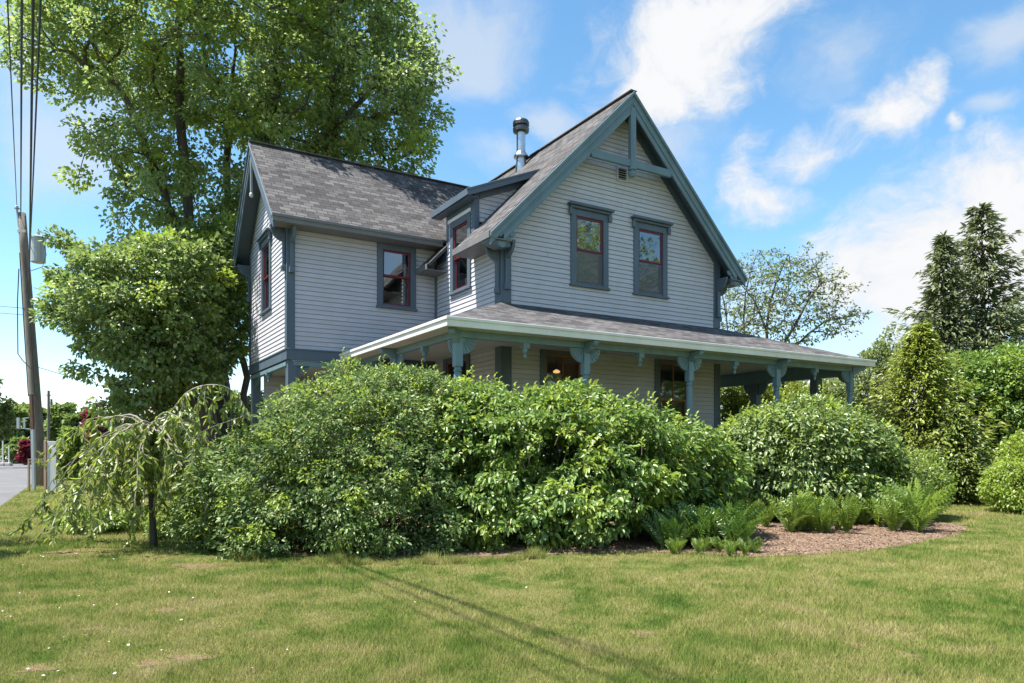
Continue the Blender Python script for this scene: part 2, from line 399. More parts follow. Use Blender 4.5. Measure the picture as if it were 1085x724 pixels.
# wing roof, running into the main slope
uE, uP = W / 2 - (ZP - WZE) / SL, W / 2 - (ZP - WZP) / SL
roof('roof', [(-L - WOG, D - WOE, WZE), (uE, D - WOE, WZE), (uP, VR, WZP), (-L - WOG, VR, WZP)], eave_dir=(1, 0, 0))
roof('roof', [(-L - WOG, VB + WOE, WZE), (-L - WOG, VR, WZP), (uP, VR, WZP), (uE, VB + WOE, WZE)], eave_dir=(1, 0, 0))
# ridge caps
mb = MB()
mb.bar((W / 2, -OF - .01, ZP + .004), (W / 2, VE, ZP + .004), .2, .02); mb.bar((-L - WOG - .01, VR, WZP + .004), (uP, VR, WZP + .004), .2, .02)
mb.build('ridge_cap', M['cap'], house)
# --- dormer
dm = MB()
dsl = .424
dz = lambda u: DZE + dsl * (u - DU)
uJ = 1.75
# front cheek: triangle between the main slope and the shed roof
def cheek(v, nrm):
    mb = MB(); z = zu(.1) + .02; e = .112
    while z < dz(uJ):
        zt = z + e
        lo0, lo1 = max(.12, (z - DZE + .1) / dsl + DU if z > dz(.12) - .1 else .12), W / 2 - (ZP - z) / SL
        hi0, hi1 = max(.12, (zt - DZE + .1) / dsl + DU if zt > dz(.12) - .1 else .12), W / 2 - (ZP - zt) / SL
        if lo1 - lo0 > .01:
            g = zt - .012
            mb.face([(lo0, v + nrm * .02, z), (lo1, v + nrm * .02, z), (max(hi0, hi1), v + nrm * .006, g), (hi0, v + nrm * .006, g)])
            mb.face([(lo0, v - nrm * .015, z - .012), (lo1, v - nrm * .015, z - .012), (lo1, v + nrm * .02, z), (lo0, v + nrm * .02, z)])
        z += e
    return mb
dormer = cheek(DV0, -1).build('dormer', M['siding'], house)
cheek(DV1, 1).build('cheek_wall', M['siding'], dormer)
roof('dormer_roof', [(DU, DV0 - .27, DZE), (uJ, DV0 - .27, dz(uJ)), (uJ, DV1 + .36, dz(uJ)), (DU, DV1 + .36, DZE)], .06, (0, 1, 0), parent=dormer)
mb = MB()
mb.box(-.025, .12, DV0 - .04, DV0 + .1, ZE + .3, dz(0) - .08); mb.box(-.025, .1, DV1 - .1, DV1 + .03, ZE + .3, dz(0) - .08)
mb.box(-.03, .0, DV0 + .1, DV1 - .1, 7.235, 7.5)                                # frieze over window
mb.prism([(.12, dz(.12) - .3), (1.32, dz(1.32) - .3), (uJ - .02, dz(uJ) - .08), (.12, dz(.12) - .07)], (0, DV0 - .026, 0), (1, 0, 0), (0, 0, 1), (0, -1, 0), .02)
mb.build('dormer_trim', M['trim'], dormer, .005)
mb = MB(); mb.box(-.06, -.032, DV0 + .12, DV1 - .12, 7.212, 7.3); mb.build('head_strip', M['white'], dormer)
mb = MB()
mb.bar((DU - .012, DV0 - .275, DZE - .075), (DU - .012, DV1 + .365, DZE - .075), .03, .16)
mb.bar((DU - .03, DV0 - .285, dz(DU - .03) - .085), (uJ - .02, DV0 - .285, dz(uJ - .02) - .085), .03, .17)
mb.bar((DU - .03, DV0 - .3, dz(DU - .03) - .025), (uJ - .02, DV0 - .3, dz(uJ - .02) - .025), .04, .05)
mb.bar((DU - .0, DV1 + .37, dz(DU) - .085), (uJ - .02, DV1 + .37, dz(uJ - .02) - .085), .03, .17)
mb.box(DU + .02, -.03, DV0 - .25, DV1 + .34, DZE - .17, DZE - .15)
mb.build('dormer_fascia', M['trim'], dormer, .005)

# --- corner boards, friezes, bands
for bxs in (((-.034, .0, -.034, .26, ZR, ZE + .3), (.0, .24, -.034, -.0, ZR, ZE + .3)), ((W - .22, W, -.034, 0, ZR, ZE + .35), (W, W + .034, -.034, .2, ZR, ZE + .35)),
            ((-.036, .0, -.036, .25, ZF, ZR - .3), (.0, .25, -.036, .0, ZF, ZR - .3)), ((W - .2, W, -.036, 0, ZF, ZR - .3), (W, W + .036, -.036, .2, ZF, ZR - .3)),
            ((-.034, 0, D - .14, D - .001, 4.45, ZE + .2),), ((-L - .034, -L, D - .034, D + .17, ZB + .26, WZE + .25), (-L, -L + .17, D - .034, D, ZB + .26, WZE + .25)),
            ((-L - .034, -L, VB - .15, VB + .034, ZB + .26, WZE + .25),)):
    mb = MB()
    for q in bxs: mb.box(*q)
    mb.build('corner_board', M['trim'], house, .006)
mb = MB()
mb.box(-L - .04, -L + .001, D - .04, VB + .04, ZB, ZB + .26); mb.box(-L + .001, 0, D - .04, D + .001, ZB, ZB + .26)
mb.box(-L - .06, -L - .04, D - .06, VB + .06, ZB + .235, ZB + .275); mb.box(-L - .04, 0, D - .06, D - .04, ZB + .235, ZB + .275)
mb.build('floor_band', M['trim'], house, .006)
mb = MB()                                                                            # friezes under the eaves
mb.box(-.03, 0, .26, DV0 - .04, ZE + .16, ZE + .46); mb.box(-.03, 0, DV1 + .03, D - .14, ZE + .16, ZE + .46)
mb.box(-L + .17, .0, D - .028, 0 + D, 6.72, WZE + .35)
# gable friezes along the rakes
def rake(mb, O, sx, n, c, half, ztop, sl, off, wid, th, d):
    """board under both slopes; c centre along sx, half run, measured down from the roof top by off..off+wid (vertical)"""
    for sg in (-1, 1):
        poly = [(c, ztop - off), (c, ztop - off - wid), (c + sg * half, ztop - off - wid - sl * half), (c + sg * half, ztop - off - sl * half)]
        if sg > 0: poly.reverse()
        Ov = Vector((O[0], O[1], 0)) + Vector((n[0], n[1], 0)) * d
        mb.prism(poly, Ov, Vector((sx[0], sx[1], 0)), (0, 0, 1), Vector((n[0], n[1], 0)), th)
rake(mb, (0, 0), FU, FN, W / 2, W / 2 - .02, ZP, SL, .13, .28, .028, .002)
rake(mb, (-L, 0), SU, SN, -VR, WW / 2 - .02, WZP, WSL, .12, .24, .026, .002)
mb.build('frieze_board', M['trim'], house)
# --- bargeboards
mb = MB()
half = W / 2 + OE
rake(mb, (0, 0), FU, FN, W / 2, half, ZP, SL, .02, .09, .09, OF - .05)
rake(mb, (0, 0), FU, FN, W / 2, half - .02, ZP, SL, .11, .19, .05, OF - .06)
rake(mb, (0, 0), FU, FN, W / 2, half - .25, ZP, SL, .30, .045, .085, OF - .075)
rake(mb, (0, 0), FU, FN, W / 2, half - .36, ZP, SL, .345, .17, .045, OF - .06)
# cut scroll ends on the lower board
for sg in (-1, 1):
    for k in range(3):
        uu = W / 2 + sg * (half - .40 + .07 - k * .13); zz = zu(uu) - .55
        mb.prism([(-.1, .06), (-.1, 0), (-.05, -.06), (.04, -.08), (.1, 0), (.1, .06)], (uu, -OF + .05, zz), (1, 0, 0), (0, 0, 1), (0, 1, 0), .035)
mb.build('bargeboard', M['barge'], house, .006)
mb = MB(); wh = WW / 2 + WOE
rake(mb, (-L, 0), SU, SN, -VR, wh, WZP, WSL, .02, .09, .07, WOG - .05)
rake(mb, (-L, 0), SU, SN, -VR, wh - .02, WZP, WSL, .11, .22, .045, WOG - .06)
rake(mb, (-L, 0), SU, SN, -VR, wh - .3, WZP, WSL, .33, .16, .035, WOG - .07)
mb.build('bargeboard', M['trim'], house, .006)
# --- eave fascias and soffits
mb = MB()
mb.bar((-OE - .015, -OF, ZE - .06), (-OE - .015, DV0, ZE - .06), .03, .15); mb.box(-OE, 0, -OF, DV0, ZE - .14, ZE - .115)
mb.bar((-OE - .015, DV1, ZE - .06), (-OE - .015, D - .05, ZE - .06), .03, .15); mb.box(-OE, 0, DV1, D - .05, ZE - .14, ZE - .115)
mb.bar((W + OE + .015, -OF, ZE - .06), (W + OE + .015, VE, ZE - .06), .03, .15); mb.box(W, W + OE, -OF, VE, ZE - .14, ZE - .115)
mb.bar((-L - WOG, D - WOE - .02, WZE - .07), (-.03, D - WOE - .02, WZE - .07), .04, .17); mb.bar((-L - WOG - .02, D - WOE - .05, WZE - .02), (-.03, D - WOE - .05, WZE - .02), .04, .07)
mb.box(-L - WOG + .03, -.03, D - WOE, D - .03, WZE - .15, WZE - .125)
mb.bar((-L - WOG, VB + WOE + .02, WZE - .07), (-.03, VB + WOE + .02, WZE - .07), .04, .17); mb.box(-L - WOG + .03, 0, VB, VB + WOE, WZE - .15, WZE - .125)
mb.build('eave_fascia', M['eave'], house, .004)
# eave end returns on the main gable (white cut block at the tip)
for sg, u0 in ((-1, -OE), (1, W + OE)):
    mb = MB(); mb.prism([(0, 0), (sg * -.55, .0), (sg * -.55, -.16), (sg * -.3, -.2), (0, -.1)][::sg], (u0, -OF + .06, ZE - .09), (1, 0, 0), (0, 0, 1), (0, 1, 0), .3)
    mb.build('eave_return', M['trim'], house)
# --- fan brackets
def fan(mb, O, a, dn, nrm, r=.28, th=.05, mi=0):
    """quarter disc in plane (a, down) with raised radial ribs, O top inner corner"""
    O, a, nrm = Vector(O), Vector(a), Vector(nrm); Z = Vector((0, 0, 1))
    pts = [(0, 0)] + [(r * math.cos(t), -r * math.sin(t)) for t in [k * math.pi / 2 / 8 for k in range(9)]]
    f = a.cross(Z).dot(nrm) < 0
    mb.prism(pts if f else pts[::-1], O - nrm * th / 2, a, Z, nrm, th, mi)
    for k in range(5):
        t = (k + .5) * math.pi / 10; d = a * math.cos(t) - Z * math.sin(t); e = a * math.sin(t) + Z * math.cos(t)
        for sgn in (-1, 1):
            c0 = O + nrm * sgn * (th / 2 + .008); p, q = c0 + d * r * .3, c0 + d * r * .93
            mb.hexa([p - e * .008 - nrm * .008, p + e * .008 - nrm * .008, p + e * .008 + nrm * .008, p - e * .008 + nrm * .008,
                     q - e * .022 - nrm * .008, q + e * .022 - nrm * .008, q + e * .022 + nrm * .008, q - e * .022 + nrm * .008], mi)
def eave_bracket(u, v, z, a, nrm):
    mb = MB(); fan(mb, (u, v, z), a, None, nrm, .36, .07)
    A = Vector(a); p = Vector((u, v, z))
    mb.bar(p + A * .045 - Vector((0, 0, .2)), p + A * .045 - Vector((0, 0, 1.0)), .06, .09, Vector(nrm))
    mb.bar(p + A * .06 - Vector((0, 0, .93)), p + A * .06 - Vector((0, 0, 1.06)), .09, .13, Vector(nrm))
    mb.build('eave_bracket', M['trim'], house, .004)
eave_bracket(-.028, .06, ZE - .145, (-1, 0, 0), (0, 1, 0)); eave_bracket(W + .028, .06, ZE - .145, (1, 0, 0), (0, 1, 0))
eave_bracket(.1, -.034, ZE - .06, (0, -1, 0), (1, 0, 0)); eave_bracket(W - .1, -.034, ZE - .06, (0, -1, 0), (1, 0, 0))
eave_bracket(-L + .08, D - .034, WZE - .155, (0, -1, 0), (1, 0, 0)); eave_bracket(-L - .028, D + .1, WZE - .1, (-1, 0, 0), (0, 1, 0))
eave_bracket(-L - .028, VB - .08, WZE - .1, (-1, 0, 0), (0, 1, 0)); eave_bracket(-.1 + W / 40, D - .034, WZE - .155, (0, -1, 0), (1, 0, 0))
# --- gable truss
mb = MB(); vv = -OF + .06
mb.bar((W / 2 - 1.28, vv, 8.46), (W / 2 + 1.28, vv, 8.46), .09, .19); mb.bar((W / 2, vv - .003, 8.30), (W / 2, vv - .003, ZP - .42), .12, .17, (1, 0, 0))
mb.build('gable_truss', M['barge'], house, .01)
mb = MB(); mb.lathe([(.02, -.16), (.07, -.14), (.1, -.08), (.1, -.02), (.06, .0), (.11, .03), (.11, .07)], (W / 2, vv, 8.28), 14); mb.build('pendant', M['teal'], house, smooth=False)
mb = MB(); mb.lathe([(.015, -.12), (.05, -.09), (.05, -.03), (.03, .0)], (-L - WOG + .06, VR, 8.2), 10); mb.box(-L - WOG + .035, -L - WOG + .085, VR - .025, VR + .025, 8.2, 9.15); mb.build('pendant', M['galv'], house)
# louvre vent
mb = MB(); u0, z0 = W / 2 - .17, 8.15
for a in ((u0, u0 + .035, z0, z0 + .36), (u0 + .3, u0 + .335, z0, z0 + .36)): mb.box(a[0], a[1], -.06, -.0, a[2], a[3])
for b in (z0, z0 + .325): mb.box(u0 + .035, u0 + .3, -.06, -.0, b, b + .035)
mb.box(u0 + .035, u0 + .3, -.026, -.022, z0 + .035, z0 + .325, 1)
for k in range(5): mb.bar((u0 + .035, -.04, z0 + .07 + k * .058), (u0 + .3, -.04, z0 + .07 + k * .058), .045, .008, (0, -.6, 1))
mb.build('gable_vent', [M['siding'], M['dark']], house)
# --- chimney flue
fl = MB(); cx, cy = 3.0, 4.0
fl.lathe([(.20, -.5), (.17, .1), (.135, .42), (.22, .43), (.22, .47), (.15, .58), (.135, .6), (.135, 1.2)], (cx, cy, 9.62), 20)
flue = fl.build('flue', M['steel'], house, smooth=False)
fc = MB(); fc.lathe([(.15, 1.17), (.235, 1.19), (.245, 1.24), (.245, 1.29), (.2, 1.31), (.2, 1.35), (.245, 1.37), (.245, 1.47), (.22, 1.52), (.05, 1.53)], (cx, cy, 9.62), 20); fc.build('flue_cap', M['steeld'], flue)

# --- porch
def quadroof(pts, d): return roof('porch_roof', pts, .05, d, 'ceil')
ZI = ZR
quadroof([(-PO, -PO, ZPE), (QR, -PO, ZPE), (W, 0, ZI), (0, 0, ZI)], (1, 0, 0))
quadroof([(-PO, -PO, ZPE), (0, 0, ZI), (0, D - .045, ZI), (-PO, D - .045, ZPE)], (0, 1, 0))
quadroof([(QR, -PO, ZPE), (QR, 6.0, ZPE), (W, 6.0, ZI), (W, 0, ZI)], (0, 1, 0))
mb = MB()
mb.box(-PO, QR, -PO - .03, -PO, ZPE - .165, ZPE - .01); mb.box(-PO - .03, -PO, -PO - .03, D - .07, ZPE - .165, ZPE - .01); mb.box(QR, QR + .03, -PO - .03, 6, ZPE - .165, ZPE - .01)
mb.box(-PO - .05, QR + .05, -PO - .055, -PO - .031, ZPE - .05, ZPE + .005); mb.box(-PO - .055, -PO - .031, -PO - .03, D - .07, ZPE - .05, ZPE + .005)
mb.build('porch_fascia', M['white'], house, .005)
pp = -2.24
mb = MB()
mb.box(-PO, QR, -PO, pp - .06, ZPE - .16, ZPE - .14); mb.box(-PO, pp - .06, pp - .06, D - .07, ZPE - .16, ZPE - .14); mb.box(9.66, QR, pp - .06, 6, ZPE - .16, ZPE - .14)
mb.box(pp + .06, 9.54, pp + .06, 0, ZPE - .02, ZPE - .0); mb.box(pp + .06, 0, 0, D, ZPE - .02, ZPE); mb.box(W, 9.54, 0, 6, ZPE - .02, ZPE)
mb.box(-L + .1, 0, D, VB, ZB - .02, ZB - .001)
mb.build('porch_ceiling', M['ceil'], house)
mb = MB()
mb.box(pp - .06, 9.66, pp - .06, pp + .06, 3.47, ZPE - .03); mb.box(pp - .06, pp + .06, pp + .06, D - .05, 3.47, ZPE - .03); mb.box(9.54, 9.66, pp + .06, 6, 3.36, ZPE - .03)
mb.box(-L - .02, -L + .1, D + .13, VB - .1, 3.42, ZB - .03); mb.box(-L + .13, 0, D - .02, D + .1, 3.42, ZB - .03)
mb.build('porch_beam', M['teal'], house, .006)
def post(u, v, z1=3.47, square=False, fans=((1, 0), (-1, 0)), outlook=None, w=.13):
    mb = MB()
    if square:
        mb.box(u - .12, u + .12, v - .12, v + .12, ZF, z1); mb.box(u - .14, u + .14, v - .14, v + .14, ZF, ZF + .18)
    else:
        mb.box(u - .085, u + .085, v - .085, v + .085, ZF, ZF + .75)
        mb.lathe([(.085, .75), (.095, .78), (.07, .82), (.075, .9), (.078, 1.5), (.074, 1.9), (.06, 1.93), (.085, 1.96), (.06, 2.0), (.072, 2.03)], (u, v, ZF), 12)
        mb.box(u - .075, u + .075, v - .075, v + .075, ZF + 2.03, z1 - .0)
    o = mb.build('porch_post', M['trim'] if square else M['teal'], house, .008)
    for a in fans:
        fb = MB(); A = Vector((a[0], a[1], 0)); nn = Vector((-a[1], a[0], 0))
        fan(fb, Vector((u, v, z1 - .003)) + A * (.12 if square else .075), A, None, nn, .30 if not square else .34, .05)
        fb.build('fan_bracket', M['teal'], o, .003)
    if outlook:
        ob = MB(); A = Vector((outlook[0], outlook[1], 0)); nn = Vector((-outlook[1], outlook[0], 0))
        P0 = Vector((u, v, 0)) + A * .062
        prof = [(0, 3.595), (.31, 3.595), (.33, 3.55), (.28, 3.49), (.2, 3.49), (.15, 3.43), (.06, 3.38), (0, 3.36)]
        ob.prism(prof if A.cross(Vector((0, 0, 1))).dot(nn) < 0 else prof[::-1], P0 - nn * .06, A, (0, 0, 1), nn, .12)
        ob.build('scroll_bracket', M['teal'], o, .006)
    return o
post(pp, pp, fans=((1, 0), (0, 1)), outlook=(-.707, -.707))
for u in (.68, 3.62, 6.6): post(u, pp, outlook=(0, -1))
post(9.6, pp, fans=((-1, 0), (0, 1)), outlook=(.707, -.707))
post(pp, .72, fans=((0, 1), (0, -1)), outlook=(-1, 0))
post(9.6, -1.2, 3.36, True, fans=()); post(9.6, .9, 3.36, True, fans=((0, 1), (0, -1))); post(9.6, 4.5, 3.36, True, fans=((0, 1), (0, -1)))
post(-L + .125, D + .125, 3.56, True, fans=((1, 0), (0, 1))); post(-L + .125, VB - .125, 3.56, True, fans=((0, -1),))
for u, v in ((-.78, pp), (2.15, pp), (5.1, pp), (8.1, pp), (pp, -.76), (pp, 2.2), (9.6, -.1), (-L + .04, VR), (-L / 2, D + .04)):
    mb = MB(); mb.box(u - .07, u + .07, v - .07, v + .07, 3.37, 3.469); mb.lathe([(.008, -.2), (.035, -.17), (.035, -.12), (.02, -.1), (.055, -.06), (.055, 0)], (u, v, 3.37), 10)
    mb.build('beam_pendant', M['teal'], house)
mb = MB(); mb.box(-2.4, 9.8, -2.4, -.05, ZF - .08, ZF - .002); mb.box(-2.4, -.05, -.05, D, ZF - .08, ZF - .002); mb.box(-L - .05, -.05, D, VB, ZF - .08, ZF - .002); mb.box(W + .05, 9.8, -.05, 6, ZF - .08, ZF - .002)
mb.build('porch_floor', M['deck'], house)
mb = MB(); a = -2.38
while a < 9.7:
    mb.box(a, a + .19, -2.36, -2.33, .02, ZF - .09); a += .2
a = -2.3
while a < D:
    mb.box(-2.36, -2.33, a, a + .19, .02, ZF - .09); a += .2
a = D
while a < VB:
    mb.box(-L + .02, -L + .05, a, a + .19, .02, ZF - .09); a += .2
mb.box(-.0, W, 0.01, .1, 0, ZF); mb.box(.01, .1, .1, VB, 0, ZF)
mb.build('porch_skirt', M['skirt'], house)
# landing and steps with a handrail beyond the right end
mb = MB(); mb.box(9.83, 12.0, -2.0, -.5, ZF - .09, ZF - .012)
for k in range(5): mb.box(12.0 + k * .28, 12.28 + k * .28, -1.9, -.55, ZF - .18 * (k + 1) - .04, ZF - .18 * (k + 1))
for v in (-1.96, -.54): mb.prism([(0, ZF - .1), (1.45, .05), (1.45, 0), (0, 0)][::-1], (12.003, v, 0), (1, 0, 0), (0, 0, 1), (0, 1, 0), .04)
mb.build('porch_steps', M['deck'], house)
mb = MB()
mb.bar((9.75, -2.0, 1.80), (12.0, -2.0, 1.80), .1, .06); mb.bar((12.0, -2.0, 1.80), (13.5, -2.0, .95), .1, .06)
mb.box(11.95, 12.05, -2.05, -1.95, .02, 1.765); mb.box(13.4, 13.5, -2.05, -1.95, 0, .96)
for k in range(14): mb.box(9.9 + k * .15, 9.93 + k * .15, -2.015, -1.985, ZF, 1.765)
mb.build('handrail', M['deck'], house)

# ================================================================== GROUND
def hpt(u, v, z=0):
    c, s = math.cos(ANG), math.sin(ANG); return Vector((-.236 + u * c - v * s, 16.04 + u * s + v * c, z))
def lawn_color(nt, base):
    v = base
    big = noise(nt, v, .55, 4, .6); mid = noise(nt, v, 2.2, 5, .65)
    mx = N(nt, 'ShaderNodeMath', operation='ADD'); nt.links.new(big, mx.inputs[0]); nt.links.new(mid, mx.inputs[1])
    return mx.outputs[0]
def sheet(name, pts, z, mat, kind='structure'):
    mb = MB(); mb.face([(p[0], p[1], z) for p in pts]); o = mb.build(name, mat); tag(o, kind=kind); return o
m, nt, out = nodes('lawn_ground')
g = nt.nodes.new('ShaderNodeNewGeometry').outputs['Position']
f = lawn_color(nt, g)
col = ramp(nt, f, [(.7, (.06, .1, .025)), (.85, (.1, .13, .035)), (1.0, (.17, .165, .06))])
b = N(nt, 'ShaderNodeBsdfPrincipled'); b.inputs['Roughness'].default_value = 1; b.inputs['Specular IOR Level'].default_value = 0
fine = N(nt, 'ShaderNodeMixRGB', blend_type='MULTIPLY'); fine.inputs['Fac'].default_value = .8
nt.links.new(col, fine.inputs[1]); nt.links.new(ramp(nt, noise(nt, g, 45, 4, .7), [(.3, (.45, .45, .45)), (.7, (1.3, 1.3, 1.3))]), fine.inputs[2])
nt.links.new(fine.outputs[0], b.inputs['Base Color'])
bp = N(nt, 'ShaderNodeBump'); bp.inputs['Strength'].default_value = .8; bp.inputs['Distance'].default_value = .04
nt.links.new(noise(nt, g, 30, 5, .7), bp.inputs['Height']); nt.links.new(bp.outputs['Normal'], b.inputs['Normal'])
nt.links.new(b.outputs[0], out.inputs[0]); M['lawn'] = m
sheet('lawn', [(-900, -600), (900, -600), (900, 1500), (-900, 1500)], 0, m)
def groundmat(name, stops, s1=3, s2=60, bump=.6):
    m, nt, out = nodes(name); g = nt.nodes.new('ShaderNodeNewGeometry').outputs['Position']
    col = ramp(nt, noise(nt, g, s1, 6, .7), stops)
    fine = N(nt, 'ShaderNodeMixRGB', blend_type='MULTIPLY'); fine.inputs['Fac'].default_value = .7
    nt.links.new(col, fine.inputs[1]); nt.links.new(ramp(nt, noise(nt, g, s2, 3, .7), [(.3, (.5, .5, .5)), (.7, (1.25, 1.25, 1.25))]), fine.inputs[2])
    b = N(nt, 'ShaderNodeBsdfPrincipled'); b.inputs['Roughness'].default_value = .95; b.inputs['Specular IOR Level'].default_value = .1
    nt.links.new(fine.outputs[0], b.inputs['Base Color'])
    bp = N(nt, 'ShaderNodeBump'); bp.inputs['Strength'].default_value = bump; bp.inputs['Distance'].default_value = .03
    nt.links.new(noise(nt, g, s2, 4, .7), bp.inputs['Height']); nt.links.new(bp.outputs['Normal'], b.inputs['Normal'])
    nt.links.new(b.outputs[0], out.inputs[0]); return m
M['soil'] = groundmat('mulch_soil', [(.3, (.13, .085, .06)), (.5, (.215, .145, .102)), (.7, (.29, .2, .145))], 2.5, 70)
M['asphalt'] = groundmat('asphalt', [(.3, (.13, .13, .135)), (.7, (.19, .19, .195))], .6, 90, .3)
M['concrete'] = groundmat('concrete', [(.3, (.36, .35, .33)), (.7, (.5, .49, .46))], 2, 50, .3)
def gpx(px, py): d = F * EYE / (py - HY); return at(px, py, d)
def smooth_loop(pts, k=3, jit=.0):
    for _ in range(k):
        q = []
        for i in range(len(pts)):
            a, b_ = Vector(pts[i]), Vector(pts[(i + 1) % len(pts)]); q += [a * .75 + b_ * .25, a * .25 + b_ * .75]
        pts = q
    return [Vector((p[0] + random.uniform(-jit, jit), p[1] + random.uniform(-jit, jit), 0)) for p in pts]
bed = [gpx(*p) for p in ((215, 580), (260, 588), (400, 591), (520, 591), (600, 587), (700, 585), (790, 591), (850, 589), (930, 583), (990, 573), (1022, 564), (1030, 558), (985, 552), (960, 545))] + [hpt(9.8, -1.5), hpt(9, -.5), hpt(0, .2), hpt(-2, 2), hpt(-3.9, 4)]
BED = smooth_loop(bed, 3, .03)
sheet('soil_bed', BED, .004, M['soil'])
vd = Vector((-.5163, .8564, 0)); ud = Vector((.8564, .5163, 0))
r0 = Vector((-11.15, 15, 0))
def band(a, b, t0, t1): return [r0 + ud * a + vd * t0, r0 + ud * b + vd * t0, r0 + ud * b + vd * t1, r0 + ud * a + vd * t1]
sheet('road', band(-7.2, 0, -40, 62), .004, M['asphalt'])
mb = MB(); q = [r0 + ud * -8 + vd * 62, r0 + ud * 60 + vd * 62, r0 + ud * 60 + vd * 70, r0 + ud * -60 + vd * 70, r0 + ud * -60 + vd * 62]
mb.face([(p.x, p.y, .008) for p in q]); tag(mb.build('road', M['asphalt']), kind='structure')
mb = MB()
for t in range(-8, 12):
    a, b2 = r0 + ud * -7.35 + vd * (t * 5), r0 + ud * -7.35 + vd * (t * 5 + 4.99); mb.bar((a.x, a.y, .06), (b2.x, b2.y, .06), .15, .13)
tag(mb.build('kerb', M['concrete']), kind='structure')
mb = MB(); a, b2 = r0 + ud * -60 + vd * 70.2, r0 + ud * 60 + vd * 70.2; mb.bar((a.x, a.y, .06), (b2.x, b2.y, .06), .2, .14); tag(mb.build('kerb', M['concrete']), kind='structure')
M['bare'] = groundmat('bare_earth', [(.3, (.12, .085, .045)), (.5, (.19, .135, .075)), (.7, (.24, .185, .11))], 6, 80)
# bare patches in the lawn
SPOTS = [((205, 698), .2, .07), ((160, 704), .12, .05), ((38, 709), .13, .05), ((100, 666), .1, .05), ((175, 647), .12, .06), ((72, 586), .35, .14), ((210, 600), .4, .12), ((680, 672), .12, .06), ((905, 684), .1, .05), ((960, 694), .09, .05), ((1040, 545), .4, .2)]
SP = []
for k, ((px, py), rx, ry) in enumerate(SPOTS):
    p = gpx(px, py); rr = ry * 2.0; SP.append((p.x, p.y, rx, rr))
    pts = []
    for j in range(26):
        t = 2 * math.pi * j / 26; q = 1 + .35 * math.sin(3 * t + k) + .2 * random.uniform(-1, 1)
        pts.append((p.x + .8 * rx * q * math.cos(t), p.y + .8 * rr * q * math.sin(t)))
    sheet('bare_soil', pts, .004, M['bare'])

# ------------------------------------------------------------------ grass
def in_poly(P, X, Y):
    c = np.zeros(len(X), bool); n = len(P)
    for i in range(n):
        x0, y0, x1, y1 = P[i][0], P[i][1], P[(i + 1) % n][0], P[(i + 1) % n][1]
        if y0 == y1: continue
        k = ((y0 > Y) != (y1 > Y)) & (X < (x1 - x0) * (Y - y0) / (y1 - y0) + x0); c ^= k
    return c
def grass_material(name):
    m, nt, out = nodes(name)
    geo = nt.nodes.new('ShaderNodeNewGeometry')
    f = lawn_color(nt, scaled(nt, geo.outputs['Position'], (1, 1, 0)))
    j = N(nt, 'ShaderNodeMath', operation='MULTIPLY_ADD'); j.inputs[1].default_value = .13; 
    nt.links.new(geo.outputs['Random Per Island'], j.inputs[0])
    sb = N(nt, 'ShaderNodeMath', operation='SUBTRACT'); sb.inputs[1].default_value = .065; nt.links.new(f, sb.inputs[0]); nt.links.new(sb.outputs[0], j.inputs[2])
    hf = N(nt, 'ShaderNodeMath', operation='MULTIPLY'); hf.inputs[1].default_value = .5; nt.links.new(j.outputs[0], hf.inputs[0])
    col = ramp(nt, hf.outputs[0], [(.34, (.105, .18, .034)), (.42, (.175, .24, .054)), (.49, (.25, .285, .08)), (.55, (.33, .325, .115)), (.64, (.43, .38, .18))])
    d = N(nt, 'ShaderNodeBsdfDiffuse'); t = N(nt, 'ShaderNodeBsdfTranslucent'); nt.links.new(col, d.inputs[0]); nt.links.new(col, t.inputs[0])
    mx = N(nt, 'ShaderNodeMixShader'); mx.inputs[0].default_value = .35; nt.links.new(d.outputs[0], mx.inputs[1]); nt.links.new(t.outputs[0], mx.inputs[2])
    nt.links.new(mx.outputs[0], out.inputs[0]); return m
M['grass'] = grass_material('grass_blades')
def blades(X, Y, Z0, H, Wd):
    n = len(X); a = RNG.uniform(0, 2 * np.pi, n); b_ = RNG.uniform(0, 2 * np.pi, n); lean = RNG.uniform(.1, .9, n) * H
    s = np.stack([np.cos(a) * Wd / 2, np.sin(a) * Wd / 2, np.zeros(n)], 1); base = np.stack([X, Y, Z0], 1)
    tip = base + np.stack([np.cos(b_) * lean, np.sin(b_) * lean, H], 1)
    V = np.stack([base - s, base + s, tip], 1).reshape(-1, 3)
    return V
n = 800000
u_ = RNG.uniform(0, 1, n); y0, y1 = 3.7, 34.
Yg = 1 / (1 / y0 ** .75 + u_ * (1 / y1 ** .75 - 1 / y0 ** .75)); Yg = Yg ** (1 / .75) if False else (y0 ** -.75 + u_ * (y1 ** -.75 - y0 ** -.75)) ** (-1 / .75)
Xg = RNG.uniform(-1, 1, n) * (Yg * .8 + 1.0)
keep = ~in_poly(BED, Xg + RNG.normal(0, .07, n) + .06 * np.sin(Yg * 9 + Xg * 5), Yg + RNG.normal(0, .11, n) + .1 * np.sin(Xg * 6.5))
rel = (Xg - r0.x) * ud.x + (Yg - r0.y) * ud.y; keep &= rel > .05
for (cx_, cy_, rx, ry) in SP:
    dd = ((Xg - cx_) / rx) ** 2 + ((Yg - cy_) / ry) ** 2; keep &= ~(RNG.uniform(0, 1, n) < .8 * np.exp(-.75 * dd))
Xg, Yg = Xg[keep], Yg[keep]
pn = .6 * np.sin(Xg * 4.1 + np.sin(Yg * 3.3) * 2) * np.sin(Yg * 3.7 + np.sin(Xg * 2.9)) + np.sin(Xg * 1.3 + 2 * np.sin(Yg * .7)) * np.sin(Yg * 1.1 + 1.5 * np.sin(Xg * .9))
